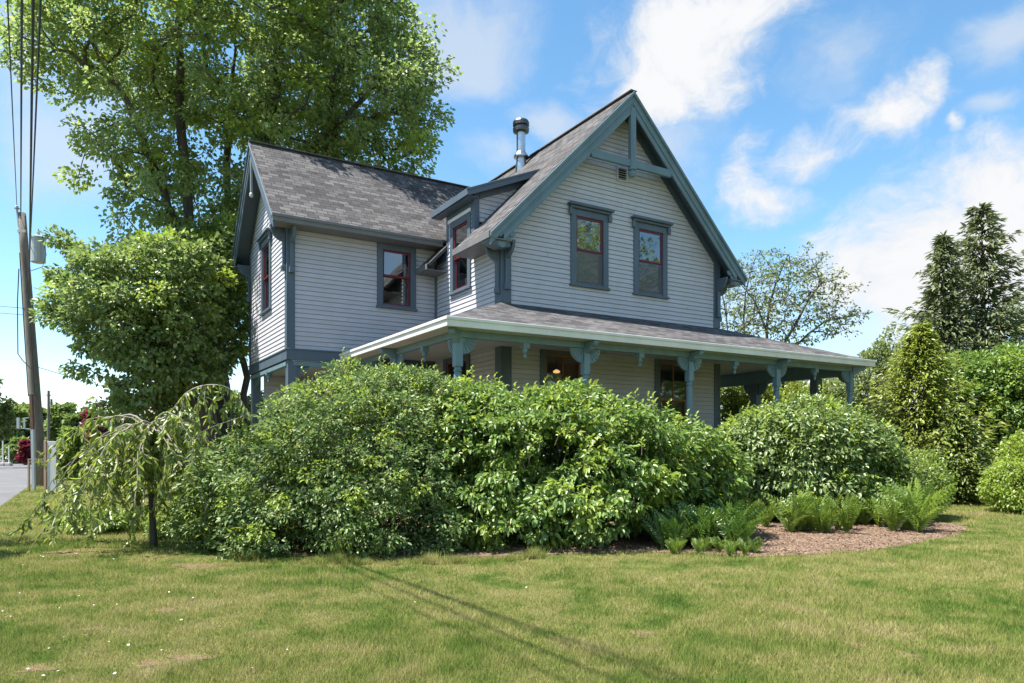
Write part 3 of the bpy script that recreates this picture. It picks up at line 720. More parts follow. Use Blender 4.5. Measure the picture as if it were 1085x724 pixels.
H = RNG.uniform(.012, .042, len(Xg)) * (1 + .5 * np.clip(np.sin(Xg * 7.3 + 3 * np.sin(Yg * 2.1)) * np.sin(Yg * 6.1 + 2 * np.sin(Xg * 3.3)), 0, 1)) * (1 + .35 * pn) * (1 + .02 * Yg); Wd = .0027 * (1 + Yg / 6)
V1 = blades(Xg, Yg, np.zeros(len(Xg)), H, Wd)
# longer unmown grass along the bed edge
ex, ey = [], []
loop = [(gpx(*p).x, gpx(*p).y) for p in ((225, 594), (300, 600), (400, 601), (500, 600), (575, 594))]
for i in range(len(loop) - 1):
    k = 3000; t = RNG.beta(.8, .8, k); t = (t * 3 + .35 * np.sin(t * 19)) / 3; w = np.abs(RNG.normal(0, .16, k)) + .05 * np.sin(t * 14 + i)
    ex.append(loop[i][0] + (loop[i + 1][0] - loop[i][0]) * t + w * .2); ey.append(loop[i][1] + (loop[i + 1][1] - loop[i][1]) * t + w + .12)
ex, ey = np.concatenate(ex), np.concatenate(ey)
V2 = blades(ex, ey, np.zeros(len(ex)), RNG.uniform(.03, .17, len(ex)) * (.6 + .4 * np.sin(ex * 5)), np.full(len(ex), .007))
V = np.concatenate([V1, V2]); Fc = np.arange(len(V)).reshape(-1, 3)
tag(np_mesh('grass', V, Fc, M['grass']), kind='stuff')
# mulch chips and bits of litter on the bed
n = 26000; px = RNG.uniform(540, 1040, n); py = RNG.uniform(548, 594, n); P = np.array([gpx(a, b_)[:] for a, b_ in zip(px, py)]); P = P[in_poly(BED, P[:, 0] + RNG.normal(0, .04, n), P[:, 1] + RNG.normal(0, .05, n))]
k = len(P); a = RNG.uniform(0, 6.28, k); Lc, Wc = RNG.uniform(.006, .024, k), RNG.uniform(.003, .009, k); tl = RNG.uniform(-.5, .5, k)
dx = np.stack([np.cos(a) * Lc, np.sin(a) * Lc, tl * Lc], 1); dy = np.stack([-np.sin(a) * Wc, np.cos(a) * Wc, RNG.uniform(-.6, .6, k) * Wc], 1); P = P + np.array([0, 0, .014])
V = np.stack([P - dx - dy, P + dx - dy * .6, P + dx + dy, P - dx + dy * .7], 1).reshape(-1, 3)
M['chip'] = leafmat('bark_chips', [(.11, .075, .053), (.18, .122, .086), (.24, .168, .12), (.31, .23, .165)], .0, .02)
tag(np_mesh('mulch_chips', V, np.arange(len(V)).reshape(-1, 4), M['chip']), kind='stuff')
# fallen petals on the lawn
n = 120; px = RNG.normal(60, 130, n); py = RNG.uniform(548, 724, n); py[: n // 2] = RNG.uniform(545, 600, n // 2); px[n // 2 + 50:] = RNG.uniform(0, 1085, n - n // 2 - 50)
P = np.array([gpx(a, b_)[:] for a, b_ in zip(px, py)]); P = P[~in_poly(BED, P[:, 0], P[:, 1])]
a = RNG.uniform(0, 6.28, len(P)); sz = RNG.uniform(.006, .013, len(P)); dx = np.stack([np.cos(a) * sz, np.sin(a) * sz, RNG.uniform(-.3, .3, len(P)) * sz], 1); dy = np.stack([-np.sin(a) * sz, np.cos(a) * sz, RNG.uniform(-.3, .3, len(P)) * sz], 1)
P = P + np.array([0, 0, .045]); V = np.stack([P - dx, P - dy, P + dx, P + dy], 1).reshape(-1, 3)
M['petal'] = paint('petals', (.75, .72, .68), .15, .7, 5)
tag(np_mesh('fallen_petals', V, np.arange(len(V)).reshape(-1, 4), M['petal']), kind='stuff')

# ================================================================== VEGETATION
def leaf_verts(P, A, Nn, Ln, Wd, fold=.25, hexa=False):
    """P base, A axis, Nn approx normal, per-leaf length and width -> verts, faces"""
    A = A / (np.linalg.norm(A, axis=1, keepdims=True) + 1e-9)
    Sd = np.cross(Nn, A); Sd /= (np.linalg.norm(Sd, axis=1, keepdims=True) + 1e-9); Nn = np.cross(A, Sd)
    Ln = Ln[:, None]; Wd = Wd[:, None]
    n = len(P)
    if hexa:
        q = [P, P + A * Ln * .3 + Sd * Wd * .46 + Nn * Wd * fold, P + A * Ln * .68 + Sd * Wd * .36 + Nn * (Wd * fold - Ln * .06), P + A * Ln - Nn * Ln * .16,
             P + A * Ln * .68 - Sd * Wd * .36 + Nn * (Wd * fold - Ln * .06), P + A * Ln * .3 - Sd * Wd * .46 + Nn * Wd * fold]
        V = np.stack(q, 1).reshape(-1, 3); b_ = np.arange(n)[:, None] * 6
        Fc = np.concatenate([b_ + np.array([[0, 5, 4, 3]]), b_ + np.array([[0, 3, 2, 1]])], 0)
    else:
        q = [P, P + A * Ln * .45 + Sd * Wd * .5 + Nn * Wd * fold, P + A * Ln - Nn * Ln * .1, P + A * Ln * .45 - Sd * Wd * .5 + Nn * Wd * fold]
        V = np.stack(q, 1).reshape(-1, 3); b_ = np.arange(n)[:, None] * 4
        Fc = np.concatenate([b_ + np.array([[0, 3, 2]]), b_ + np.array([[0, 2, 1]])], 0)
    return V, Fc
def branches_mesh(name, pos, par, rad, mat, parent, seg=5, off=None):
    """one tube piece per skeleton edge, joined end to end"""
    pos = np.asarray(pos, float); par = np.asarray(par); idx = np.where(par >= 0)[0]
    a, b_ = pos[par[idx]], pos[idx]; ra, rb = np.asarray(rad)[par[idx]], np.asarray(rad)[idx]
    ra = np.minimum(ra, rb * 1.6)
    d = b_ - a; L_ = np.linalg.norm(d, axis=1, keepdims=True) + 1e-9; d = d / L_
    ref = np.where(np.abs(d[:, 2:3]) < .9, np.array([[0, 0, 1.]]), np.array([[1., 0, 0]]))
    x = np.cross(d, ref); x /= np.linalg.norm(x, axis=1, keepdims=True); y = np.cross(d, x)
    b2 = b_ + d * rb[:, None] * .3
    ring = []
    for c, r in ((a, ra), (b2, rb)):
        for j in range(seg):
            t = 2 * np.pi * j / seg; ring.append(c + (x * np.cos(t) + y * np.sin(t)) * r[:, None])
    V = np.stack(ring, 1).reshape(-1, 3); n = len(idx); k = np.arange(n)[:, None] * 2 * seg
    Fc = np.concatenate([k + np.array([[j, (j + 1) % seg, seg + (j + 1) % seg, seg + j]]) for j in range(seg)], 0)
    if off is not None: V = V - np.array(off)
    return np_mesh(name, V, Fc, mat, parent)
def lumpy(p):
    x, y, z = p * 2.6
    return math.sin(x * 1.7 + 1.3 * math.sin(z * 1.3)) + math.sin(y * 1.9 + 1.1 * math.sin(x * 1.1 + 2)) + math.sin(z * 2.3 + 1.4 * math.sin(y + x * .7))
def sample_env(ells, n, spacing, shell=.55, flat=None, hollow=None):
    """clump centres in a union of ellipsoids (cx,cy,cz,rx,ry,rz), kept apart"""
    out = []; tries = 0; vol = np.array([e[3] * e[4] * e[5] for e in ells]); pr = vol ** .8 / (vol ** .8).sum()
    while len(out) < n and tries < n * 40:
        tries += 1; e = ells[RNG.choice(len(ells), p=pr)]
        d = RNG.normal(size=3); d /= np.linalg.norm(d); r = RNG.uniform(shell ** 3, 1) ** (1 / 3)
        p = np.array(e[:3]) + d * r * np.array(e[3:])
        if flat is not None and p[2] < flat: continue
        if hollow is not None and lumpy(p * hollow[1]) > hollow[0]: continue
        if out and np.min(np.sum((np.array(out) - p) ** 2, 1)) < spacing ** 2: continue
        out.append(p)
    return np.array(out)
def skeleton(trunks, clumps, step=.5, wiggle=.08, rise=.25):
    pos, par = [], []
    for tr in trunks:
        prev = -1
        if tr[0] is None: pass
        for k, p in enumerate(tr):
            p = np.array(p, float)
            if pos and k == 0:
                dd = np.linalg.norm(np.array(pos) - p, axis=1); j = int(np.argmin(dd))
                if dd[j] < .6: prev = j; continue
            if prev >= 0:
                n = max(1, int(np.linalg.norm(p - pos[prev]) / step)); a = np.array(pos[prev])
                for q in range(1, n + 1):
                    pt = a + (p - a) * q / n + (RNG.normal(size=3) * wiggle * .6 if q < n else 0)
                    pos.append(pt); par.append(prev); prev = len(pos) - 1
            else:
                pos.append(p); par.append(-1); prev = len(pos) - 1
    base = np.array(pos[0]); tips = []
    T = np.array(pos); order = np.argsort([np.min(np.linalg.norm(T - c, axis=1)) for c in clumps])
    for ci in order:
        c = clumps[ci]; PP = np.array(pos); dv = c - PP; dist = np.linalg.norm(dv, axis=1)
        cost = dist * (1 + .7 * np.clip(-dv[:, 2] / (dist + 1e-6), 0, 1)) + np.where(PP[:, 2] < base[2] + .25 * (c[2] - base[2]), .8, 0)
        j = int(np.argmin(cost)); a = PP[j]; d = dist[j]; pj = par[j]
        g = (a - np.array(pos[pj])) if pj >= 0 else np.array([0, 0, 1.]); g = g / (np.linalg.norm(g) + 1e-9)
        ctrl = a + g * d * .3 + (c - a) * .35 + np.array([0, 0, rise * .3 * d]); n = max(2, int(d / step)); prev = j
        for q in range(1, n + 1):
            t = q / n; pt = a * (1 - t) ** 2 + ctrl * 2 * t * (1 - t) + c * t * t + (RNG.normal(size=3) * wiggle * min(1, d) if q < n else 0)
            pos.append(pt); par.append(prev); prev = len(pos) - 1
        tips.append(prev)
    return np.array(pos), np.array(par), tips
def radii(pos, par, tips, tip_r, base_r):
    cnt = np.zeros(len(pos))
    for t in tips: cnt[t] += 1
    for i in range(len(pos) - 1, 0, -1):
        if par[i] >= 0: cnt[par[i]] += max(cnt[i], .3) if cnt[i] > 0 else .3
    cnt = np.maximum(cnt, .5); k = math.log(base_r / tip_r) / math.log(max(2, cnt[0]))
    return np.maximum(tip_r * cnt ** k, tip_r * .7)
def clump_leaves(cl, per, rc, Ln, Wd, centre, droop=.3, up=.6, flatz=.65, hexa=False, lvar=.3, gauss=True, out=.6):
    n = len(cl) * per; c = np.repeat(cl, per, 0)
    d = RNG.normal(size=(n, 3)); d /= np.linalg.norm(d, axis=1, keepdims=True); r = RNG.uniform(.15, 1, n) ** .6 * rc
    rs = np.repeat(RNG.uniform(.7, 1.25, len(cl)), per)
    off = d * (r * rs)[:, None] * np.array([1, 1, flatz]); P = c + off
    o = P - centre; o /= (np.linalg.norm(o, axis=1, keepdims=True) + 1e-9)
    A = o * out + d * .7 + RNG.normal(size=(n, 3)) * .45 + np.array([0, 0, -droop])
    Nn = np.array([0, 0, up]) + o * .45 + RNG.normal(size=(n, 3)) * .42
    L_ = Ln * RNG.uniform(1 - lvar, 1 + lvar, n); W_ = Wd * RNG.uniform(1 - lvar, 1 + lvar, n)
    return leaf_verts(P, A, Nn, L_, W_, .2, hexa)
def E(px, py, d, rx, ry, rd):          # ellipsoid seen at px,py with pixel radii
    p = at(px, py, d); return (p.x, p.y, p.z, rx * d / F, rd, ry * d / F)
def plant(name, label, cat, base, trunks, ells, nclump, spacing, per, rc, Ln, Wd, lm, bm, tip_r, base_r, group=None, shell=.55, flat=None, foliage='crown', wood='trunk', step=.5,
          twigs=3, hollow=None, second=None, extra=None, **kw):
    base = Vector(base); root = empty(name, base, label, cat, group)
    cl = sample_env(ells, nclump, spacing, shell, flat, hollow)
    if extra is not None: cl = np.concatenate([cl, np.array(extra)])
    pos, par, tips = skeleton(trunks, cl, step); rad = radii(pos, par, tips, tip_r, base_r)
    if twigs:
        p2, q2, r2 = [pos], [par], [rad]; k0 = len(pos)
        t = np.repeat(np.array(tips), twigs); d = RNG.normal(size=(len(t), 3)); d /= np.linalg.norm(d, axis=1, keepdims=True); d[:, 2] = np.abs(d[:, 2]) * .5 + .05
        pos = np.concatenate([pos, pos[t] + d * rc * .75]); par = np.concatenate([par, t]); rad = np.concatenate([rad, np.full(len(t), tip_r * .6)])
    branches_mesh(wood, pos, par, rad, bm, root, 6 if base_r > .12 else 4, base)
    cen = np.mean(np.array([e[:3] for e in ells]), 0)
    V, Fc = clump_leaves(cl, per, rc, Ln, Wd, cen, **kw)
    mats = [lm]; mi = None
    if second:                        # a share of the clumps carries younger, lighter leaves
        mats.append(second[0]); nl = len(cl) * per; isn = np.repeat(RNG.uniform(0, 1, len(cl)) < second[1], per) | (RNG.uniform(0, 1, nl) < second[1] * .25)
        mi = np.concatenate([isn, isn]).astype(np.int32)
    np_mesh(foliage, V - np.array(base), Fc, mats, root, mi)
    return root
G = lambda *c: c
LM = dict(
    maple=leafmat('maple_leaves', [(0.124, 0.199, 0.054), (0.181, 0.260, 0.072), (0.239, 0.317, 0.091), (0.305, 0.368, 0.118)], .55),
    maple2=leafmat('lower_tree_leaves', [(0.094, 0.164, 0.044), (0.142, 0.217, 0.059), (0.196, 0.272, 0.076), (0.261, 0.320, 0.094)], .45),
    kolk=leafmat('small_leaf_shrub', [(0.079, 0.147, 0.042), (0.120, 0.196, 0.054), (0.165, 0.244, 0.072), (0.218, 0.283, 0.097)], .34, .035),
    fresh=leafmat('fresh_shoots', [(0.180, 0.273, 0.036), (0.242, 0.336, 0.043), (0.304, 0.378, 0.060)], .45, .04),
    vib=leafmat('viburnum_leaves', [(0.079, 0.153, 0.029), (0.121, 0.210, 0.038), (0.170, 0.267, 0.054), (0.231, 0.317, 0.077)], .36, .045),
    vib2=leafmat('pale_viburnum_leaves', [(0.091, 0.159, 0.038), (0.140, 0.210, 0.054), (0.195, 0.267, 0.077), (0.243, 0.307, 0.103)], .34, .05),
    dk=leafmat('dark_shrub_leaves', [(0.043, 0.092, 0.027), (0.070, 0.130, 0.035), (0.103, 0.167, 0.045)], .32, .04),
    bright=leafmat('bright_shrub_leaves', [(0.124, 0.200, 0.030), (0.169, 0.252, 0.042), (0.225, 0.305, 0.060)], .42),
    gold=leafmat('golden_needles', [(0.131, 0.181, 0.022), (0.200, 0.256, 0.035), (0.281, 0.331, 0.053), (0.163, 0.219, 0.027)], .35),
    goldd=leafmat('green_gold_needles', [(0.084, 0.132, 0.022), (0.126, 0.180, 0.031), (0.192, 0.234, 0.041)], .35),
    spruce=leafmat('spruce_needles', [(0.081, 0.111, 0.049), (0.131, 0.163, 0.069), (0.193, 0.220, 0.092)], .25, .03),
    sparse=leafmat('sparse_leaves', [(.1, .13, .03), (.13, .17, .04), (.16, .2, .05)], .45),
    wisp=leafmat('pale_leaves', [(.13, .18, .045), (.17, .22, .06), (.22, .26, .075)], .42),
    cherry=leafmat('cherry_leaves', [(0.132, 0.182, 0.040), (0.185, 0.232, 0.049), (0.245, 0.281, 0.075)], .45, .05),
    red=leafmat('red_maple_leaves', [(0.121, 0.016, 0.024), (0.189, 0.027, 0.038), (0.257, 0.041, 0.054)], .38),
    fern=leafmat('fern_fronds', [(.13, .22, .03), (.18, .27, .04), (.23, .31, .05)], .48),
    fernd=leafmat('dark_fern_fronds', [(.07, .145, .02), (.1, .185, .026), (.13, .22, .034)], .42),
    far=leafmat('distant_leaves', [(0.107, 0.169, 0.040), (0.149, 0.222, 0.054), (0.203, 0.270, 0.074)], .38),  # leaf colours lightened to stand in for distance haze
    bud=leafmat('pink_buds', [(.38, .2, .17), (.5, .3, .26), (.45, .3, .22)], .3),
)
def px_path(*p): return [at(*q)[:] for q in p]

# --- tall maple behind the wing
b0 = Vector((at(232, 470, 23.5).x, 23.5, 0))
plant('maple_tree', 'tall light green maple towering behind the left wing of the house', 'tree', b0,
      [[b0[:], at(235, 440, 23.5)[:], at(222, 330, 23.3)[:], at(200, 230, 23)[:], at(192, 140, 23)[:], at(190, 20, 23)[:], at(200, -90, 23)[:]],
       [at(228, 380, 23.4)[:], at(262, 250, 23.8)[:], at(285, 130, 24)[:], at(300, 20, 24)[:], at(300, -60, 24)[:]],
       [at(222, 330, 23.3)[:], at(170, 190, 22.5)[:], at(125, 90, 22)[:], at(90, 30, 22)[:]],
       [at(262, 250, 23.8)[:], at(340, 150, 23)[:], at(400, 90, 23)[:]],
       [at(240, 300, 23.6)[:], at(240, 180, 25)[:], at(250, 50, 26)[:]]],
      [E(255, 40, 23.5, 185, 95, 5), E(250, -70, 23.5, 160, 95, 4.5), E(105, 62, 22.5, 75, 60, 3), E(70, 30, 22, 50, 40, 2), E(150, 150, 22.8, 62, 55, 3), E(400, 110, 23, 66, 70, 3),
       E(428, 70, 23, 38, 50, 2), E(440, 160, 23.2, 38, 32, 2), E(190, 215, 23, 62, 45, 2.5), E(300, 130, 23.5, 90, 60, 4), E(100, 185, 22.5, 34, 14, 1), E(350, 20, 23.5, 80, 70, 4), E(215, 290, 23.6, 50, 50, 2), E(365, 170, 22.5, 60, 25, 2), E(235, 265, 24.5, 40, 60, 2), E(180, 260, 24, 50, 30, 1.5), E(250, 210, 24.5, 45, 50, 2)],
      640, .66, 165, .62, .145, .11, LM['maple'], M['bark'], .014, .36, shell=.3, step=.7, hollow=(1.45, .42), second=(LM['fresh'], .12))
# --- lower dense tree left of the wing
b0 = Vector((at(224, 470, 20.8).x, 20.8, 0))
plant('broadleaf_tree', 'low dense green tree between the utility pole and the left wing, branches reaching left', 'tree', b0,
      [[b0[:], at(220, 440, 20.8)[:], at(212, 390, 20.8)[:], at(200, 330, 20.8)[:], at(195, 280, 20.8)[:]],
       [at(220, 440, 20.8)[:], at(180, 395, 20.5)[:], at(150, 350, 20.3)[:], at(120, 300, 20.3)[:], at(80, 270, 20.3)[:], at(50, 252, 20.3)[:]],
       [at(150, 350, 20.3)[:], at(95, 305, 20.2)[:], at(45, 293, 20.2)[:]], [at(214, 400, 20.8)[:], at(250, 340, 21.3)[:]],
       [at(255, 470, 22)[:], at(262, 400, 22)[:], at(240, 330, 22)[:], at(220, 300, 22)[:]]],
      [E(165, 330, 20.6, 78, 62, 2.4), E(200, 300, 20.8, 52, 48, 2), E(140, 290, 20.5, 52, 30, 1.6), E(195, 375, 20.6, 46, 48, 1.8), E(165, 395, 20.4, 42, 38, 1.6), E(150, 435, 20.6, 34, 28, 1.2), E(100, 320, 20.4, 42, 26, 1.2), E(225, 340, 21.5, 40, 60, 1.6), E(238, 262, 22.2, 30, 30, 1.3), E(95, 335, 20.3, 30, 16, .9)],
      310, .5, 120, .42, .145, .1, LM['maple2'], M['bark'], .012, .24, shell=.25, step=.5, hollow=(1.1, .7), second=(LM['fresh'], .1),
      extra=[at(x, y, 20.3)[:] for x, y in ((72, 258), (82, 264), (92, 274), (62, 252), (60, 292), (68, 296), (82, 305), (95, 290), (60, 330), (75, 335), (52, 335), (85, 350), (90, 370), (80, 392), (100, 395))])
# --- weeping cherry
def weeping():
    k = at(160, 452, 10.3); b0 = Vector((at(163, 470, 10.3).x, 10.3, 0))
    root = empty('weeping_cherry', b0, 'small weeping cherry with arching bare grey branches on the lawn', 'tree')
    mb = MB(); tk = MB(); tr = [b0, b0 + Vector((-.02, 0, .4)), b0 + Vector((-.05, .02, .9)), b0 + Vector((-.03, 0, 1.35)), k]
    tk.tube([p - b0 for p in tr], [.06, .047, .042, .038, .034], 8); tk.build('trunk', M['bark'], root, smooth=True)
    paths = []
    def arc(p0, p1, lift, n=9):
        p0, p1 = Vector(p0), Vector(p1); c = (p0 + p1) / 2 + Vector((0, 0, lift)); c.x = p0.x + (p1.x - p0.x) * .45
        return [p0 * (1 - t) ** 2 + c * 2 * t * (1 - t) + p1 * t * t + Vector(RNG.normal(size=3)) * .015 for t in [i / (n - 1) for i in range(n)]]
    # the high arch to the right
    hi = [k, at(180, 438, 10.3), at(196, 418, 10.2), at(214, 409, 10.2), at(236, 409, 10.1), at(252, 420, 10.1), at(264, 440, 10.0)]
    hi2 = []
    for i in range(len(hi) - 1):
        p_, q_, r_, s_ = hi[max(i - 1, 0)], hi[i], hi[i + 1], hi[min(i + 2, len(hi) - 1)]
        for j in range(4):
            t = j / 4; hi2.append(.5 * ((2 * q_) + (r_ - p_) * t + (2 * p_ - 5 * q_ + 4 * r_ - s_) * t * t + (3 * q_ - p_ - 3 * r_ + s_) * t ** 3))
    paths.append((hi2 + [hi[-1]], .014))
    for j, (ex_, ey_) in enumerate(((186, 462), (205, 452), (219, 446), (234, 440), (196, 470), (212, 462), (226, 455), (243, 450), (262, 468))):
        paths.append((arc(hi[2 + j % 5], at(ex_, ey_, 10.15), .12, 6), .008))
    ends = [(62, 545), (85, 540), (48, 500), (110, 548), (130, 540), (150, 520), (190, 520), (205, 500), (225, 500), (90, 500), (120, 520), (70, 570), (100, 575), (35, 560), (28, 585), (178, 545), (212, 545), (145, 555), (160, 500), (200, 470), (235, 475), (180, 490)]
    for ex_, ey_ in ends:
        for rep in range(2):
            dd = 10.3 + random.uniform(-1.15, 1.1); e_ = at(ex_ + random.uniform(-12, 12), ey_ + random.uniform(-14, 8), dd); ln = (e_ - k).length
            q = arc(k + Vector((random.uniform(-.08, .08), random.uniform(-.08, .08), random.uniform(-.1, .02))), e_, .42 * ln * random.uniform(.7, 1.15) + .1, 12)
            paths.append((q, .016 if rep == 0 else .01))
    sub = []
    for q, r in paths[10:]:
        for i in range(3):
            s = q[random.randint(4, len(q) - 2)]; e_ = s + Vector((random.uniform(-.35, .35), random.uniform(-.35, .35), -random.uniform(.3, .75)))
            if e_.z < .15: e_.z = .15
            sub.append((arc(s, e_, .1, 6), .005))
    P, A = [], []
    for q, r in paths + sub:
        mb.tube([p - b0 for p in q], [1.1 * r * (1 - .75 * i / (len(q) - 1)) for i in range(len(q))], 5)
        for i in range(1, len(q)):
            if r == .014: n = 3
            else: n = 3 if i < len(q) * .4 and r > .006 else 5
            seg = q[i] - q[i - 1]
            for _ in range(n):
                t = random.random(); P.append((q[i - 1] + seg * t)[:]); s = seg.normalized()
                A.append((s.x * .4 + random.gauss(0, .5), s.y * .4 + random.gauss(0, .5), -.75 + random.gauss(0, .3)))
    P, A = np.array(P), np.array(A); n = len(P); Nn = RNG.normal(size=(n, 3)) * .6 + np.array([0, -.1, .5])
    V, Fc = leaf_verts(P, A, Nn, RNG.uniform(.075, .15, n), RNG.uniform(.034, .056, n), .15, True)
    mb.build('branches', M['barkg'], root, smooth=True)
    np_mesh('crown', V - np.array(b0), Fc, [LM['cherry'], LM['fresh']], root, np.tile((RNG.uniform(0, 1, n) < .3).astype(np.int32), 2))
weeping()

# --- front shrubs
def shrub(name, label, base, ells, nclump, spacing, per, rc, Ln, Wd, lm, stems, group=None, buds=0, cat='shrub', shoots=60, **kw):
    tr = []
    for (x, y) in stems: tr.append([base, (x, y, .4)])
    b = Vector(base); tr = [[(b.x, b.y, 0), (b.x, b.y, .3)]] + [[(b.x, b.y, .02), (b.x + (x - b.x) * .5, b.y + (y - b.y) * .5, .45), (x, y, .95)] for x, y in stems]
    root = plant(name, label, cat, base, tr, ells, nclump, spacing, per, rc, Ln, Wd, lm, M['stem'], .004, .04, group, kw.pop('shell', .6), .04, 'foliage', 'stems', .3, 2, **kw)
    sp = sample_env(ells, shoots, .1, .94, .8); cz = np.mean([e[2] for e in ells]); sp = sp[sp[:, 2] > cz + .1] if len(sp) else sp
    if len(sp):
        P, A, k = [], [], 9; st = MB()
        for p in sp:
            ln = RNG.uniform(.08, .3); d = np.array([RNG.normal() * .3, RNG.normal() * .3, 1]); d /= np.linalg.norm(d)
            st.tube([p - d * .15 - np.array(b), p + d * ln * .5 - np.array(b), p + d * ln - np.array(b)], [.006, .004, .002], 4)
            for q in range(k):
                t = q / (k - 1); a = 2.4 * q + RNG.uniform(0, .5); P.append(p + d * ln * (t * 1.05 - .05)); A.append(np.array([math.cos(a), math.sin(a), .25 + t * .9]))
        P, A = np.array(P), np.array(A); n = len(P)
        V, Fc = leaf_verts(P, A, np.array([0, 0, 1.]) + RNG.normal(size=(n, 3)) * .3, Ln * RNG.uniform(.55, .9, n), Wd * RNG.uniform(.55, .9, n), .2, True)
        st.build('sprays', M['stem'], root); np_mesh('leaves', V - np.array(b), Fc, LM['fresh'], root)
    if buds:
        cl = sample_env(ells, buds, .08, .93, .2); n = len(cl) * 6
        P = np.repeat(cl, 6, 0) + RNG.normal(size=(n, 3)) * .025
        V, Fc = leaf_verts(P, RNG.normal(size=(n, 3)), RNG.normal(size=(n, 3)), np.full(n, .026), np.full(n, .018))
        np_mesh('buds', V - np.array(b), Fc, LM['bud'], root)
    return root
def stems_for(p, r, n=7): return [(p[0] + r * math.cos(t) * random.uniform(.5, 1), p[1] + r * .7 * math.sin(t)) for t in [2 * math.pi * k / n for k in range(n)]]
c = gpx(320, 578); c.y = 10.6; c.x = (320 - HX) / F * 10.6
shrub('flowering_shrub', 'broad shrub of small bluish green leaves with pinkish buds beside the weeping cherry', (c.x, c.y, 0),
      [E(378, 470, 11, 102, 72, 1.5), E(285, 518, 10.6, 82, 60, 1.4), E(400, 520, 10.4, 85, 74, 1.3), E(300, 555, 10, 85, 38, 1.0), E(410, 560, 9.9, 85, 34, .9), E(225, 545, 10.3, 32, 38, .7), E(400, 425, 11.4, 75, 34, 1), E(445, 440, 11.4, 60, 45, 1), E(370, 398, 11.6, 22, 14, .4)],
      1500, .14, 58, .19, .062, .036, LM['kolk'], stems_for(c, 1.3), shell=.66, hollow=(1.4, 1), lvar=.45, buds=190, shoots=340, hexa=True, second=(LM['fresh'], .16), up=.5, droop=.2)
c = Vector(((625 - HX) / F * 11.6, 11.6, 0))
shrub('viburnum_shrub', 'large bright green viburnum with drooping leaf pairs in front of the porch', (c.x, c.y, 0),
      [E(560, 480, 11.7, 95, 66, 1.6), E(640, 490, 11.6, 105, 66, 1.6), E(710, 495, 11.8, 72, 46, 1.4), E(520, 538, 10.7, 68, 48, 1.1), E(605, 536, 10.6, 80, 40, 1.0), E(680, 512, 11.2, 70, 38, 1.0), E(505, 440, 11.7, 50, 38, 1.0), E(478, 490, 11.1, 42, 70, 1.0), E(745, 503, 11.9, 38, 40, 1.1), E(600, 440, 11.9, 60, 32, 1)],
      1150, .175, 46, .23, .098, .056, LM['vib'], stems_for(c, 1.5), shell=.64, hollow=(1.25, 1), lvar=.42, shoots=330, hexa=True, second=(LM['fresh'], .16), up=.9, droop=.5, flatz=.4)
c = Vector(((845 - HX) / F * 14.6, 14.6, 0))
shrub('viburnum_shrub', 'rounded pale green viburnum in front of the right end of the porch', (c.x, c.y, 0),
      [E(840, 480, 14.6, 80, 52, 1.5), E(790, 490, 14.4, 42, 42, 1.1), E(890, 480, 14.8, 55, 45, 1.2), E(850, 510, 14, 75, 34, 1.0), E(860, 445, 15, 45, 24, .9)],
      800, .18, 44, .23, .1, .058, LM['vib2'], stems_for(c, 1.2), shell=.62, hollow=(1.35, 1), lvar=.42, shoots=200, hexa=True, second=(LM['fresh'], .08), up=.9, droop=.45, flatz=.4)
c = Vector(((925 - HX) / F * 15.4, 15.4, 0))
shrub('dark_shrub', 'dark fine leaved shrub beneath the grey porch handrail', (c.x, c.y, 0),
      [E(915, 502, 15.4, 42, 30, 1.0), E(905, 522, 14.8, 38, 26, .8)], 420, .15, 46, .2, .06, .034, LM['dk'], stems_for(c, .6), shell=.6, hexa=False)
c = Vector(((965 - HX) / F * 14.2, 14.2, 0))
shrub('spirea_shrub', 'small bright green shrub at the right end of the fern bed', (c.x, c.y, 0),
      [E(962, 520, 14.2, 34, 34, .7), E(975, 505, 14.6, 24, 26, .6), E(950, 540, 13.6, 26, 20, .5)], 330, .13, 46, .18, .062, .036, LM['bright'], stems_for(c, .4), shell=.6)
# small plants under the cherry
for (px_, d_, w_, h_, lab, l_) in ((112, 12.2, 38, 7, 'low leafy groundcover bush in shade behind the weeping cherry', 'bright'), (190, 11.6, 24, 18, 'small rounded bush between cherry trunk and pinkish budded shrub', 'bright')):
    c = Vector(((px_ - HX) / F * d_, d_, 0)); yy = HY + F * (EYE - .12) / d_
    shrub('low_bush', lab, (c.x, c.y, 0), [E(px_, yy - 4, d_, w_, h_, .5)], 150, .12, 40, .17, .075, .045, LM[l_], stems_for(c, .3, 4), shell=.4)

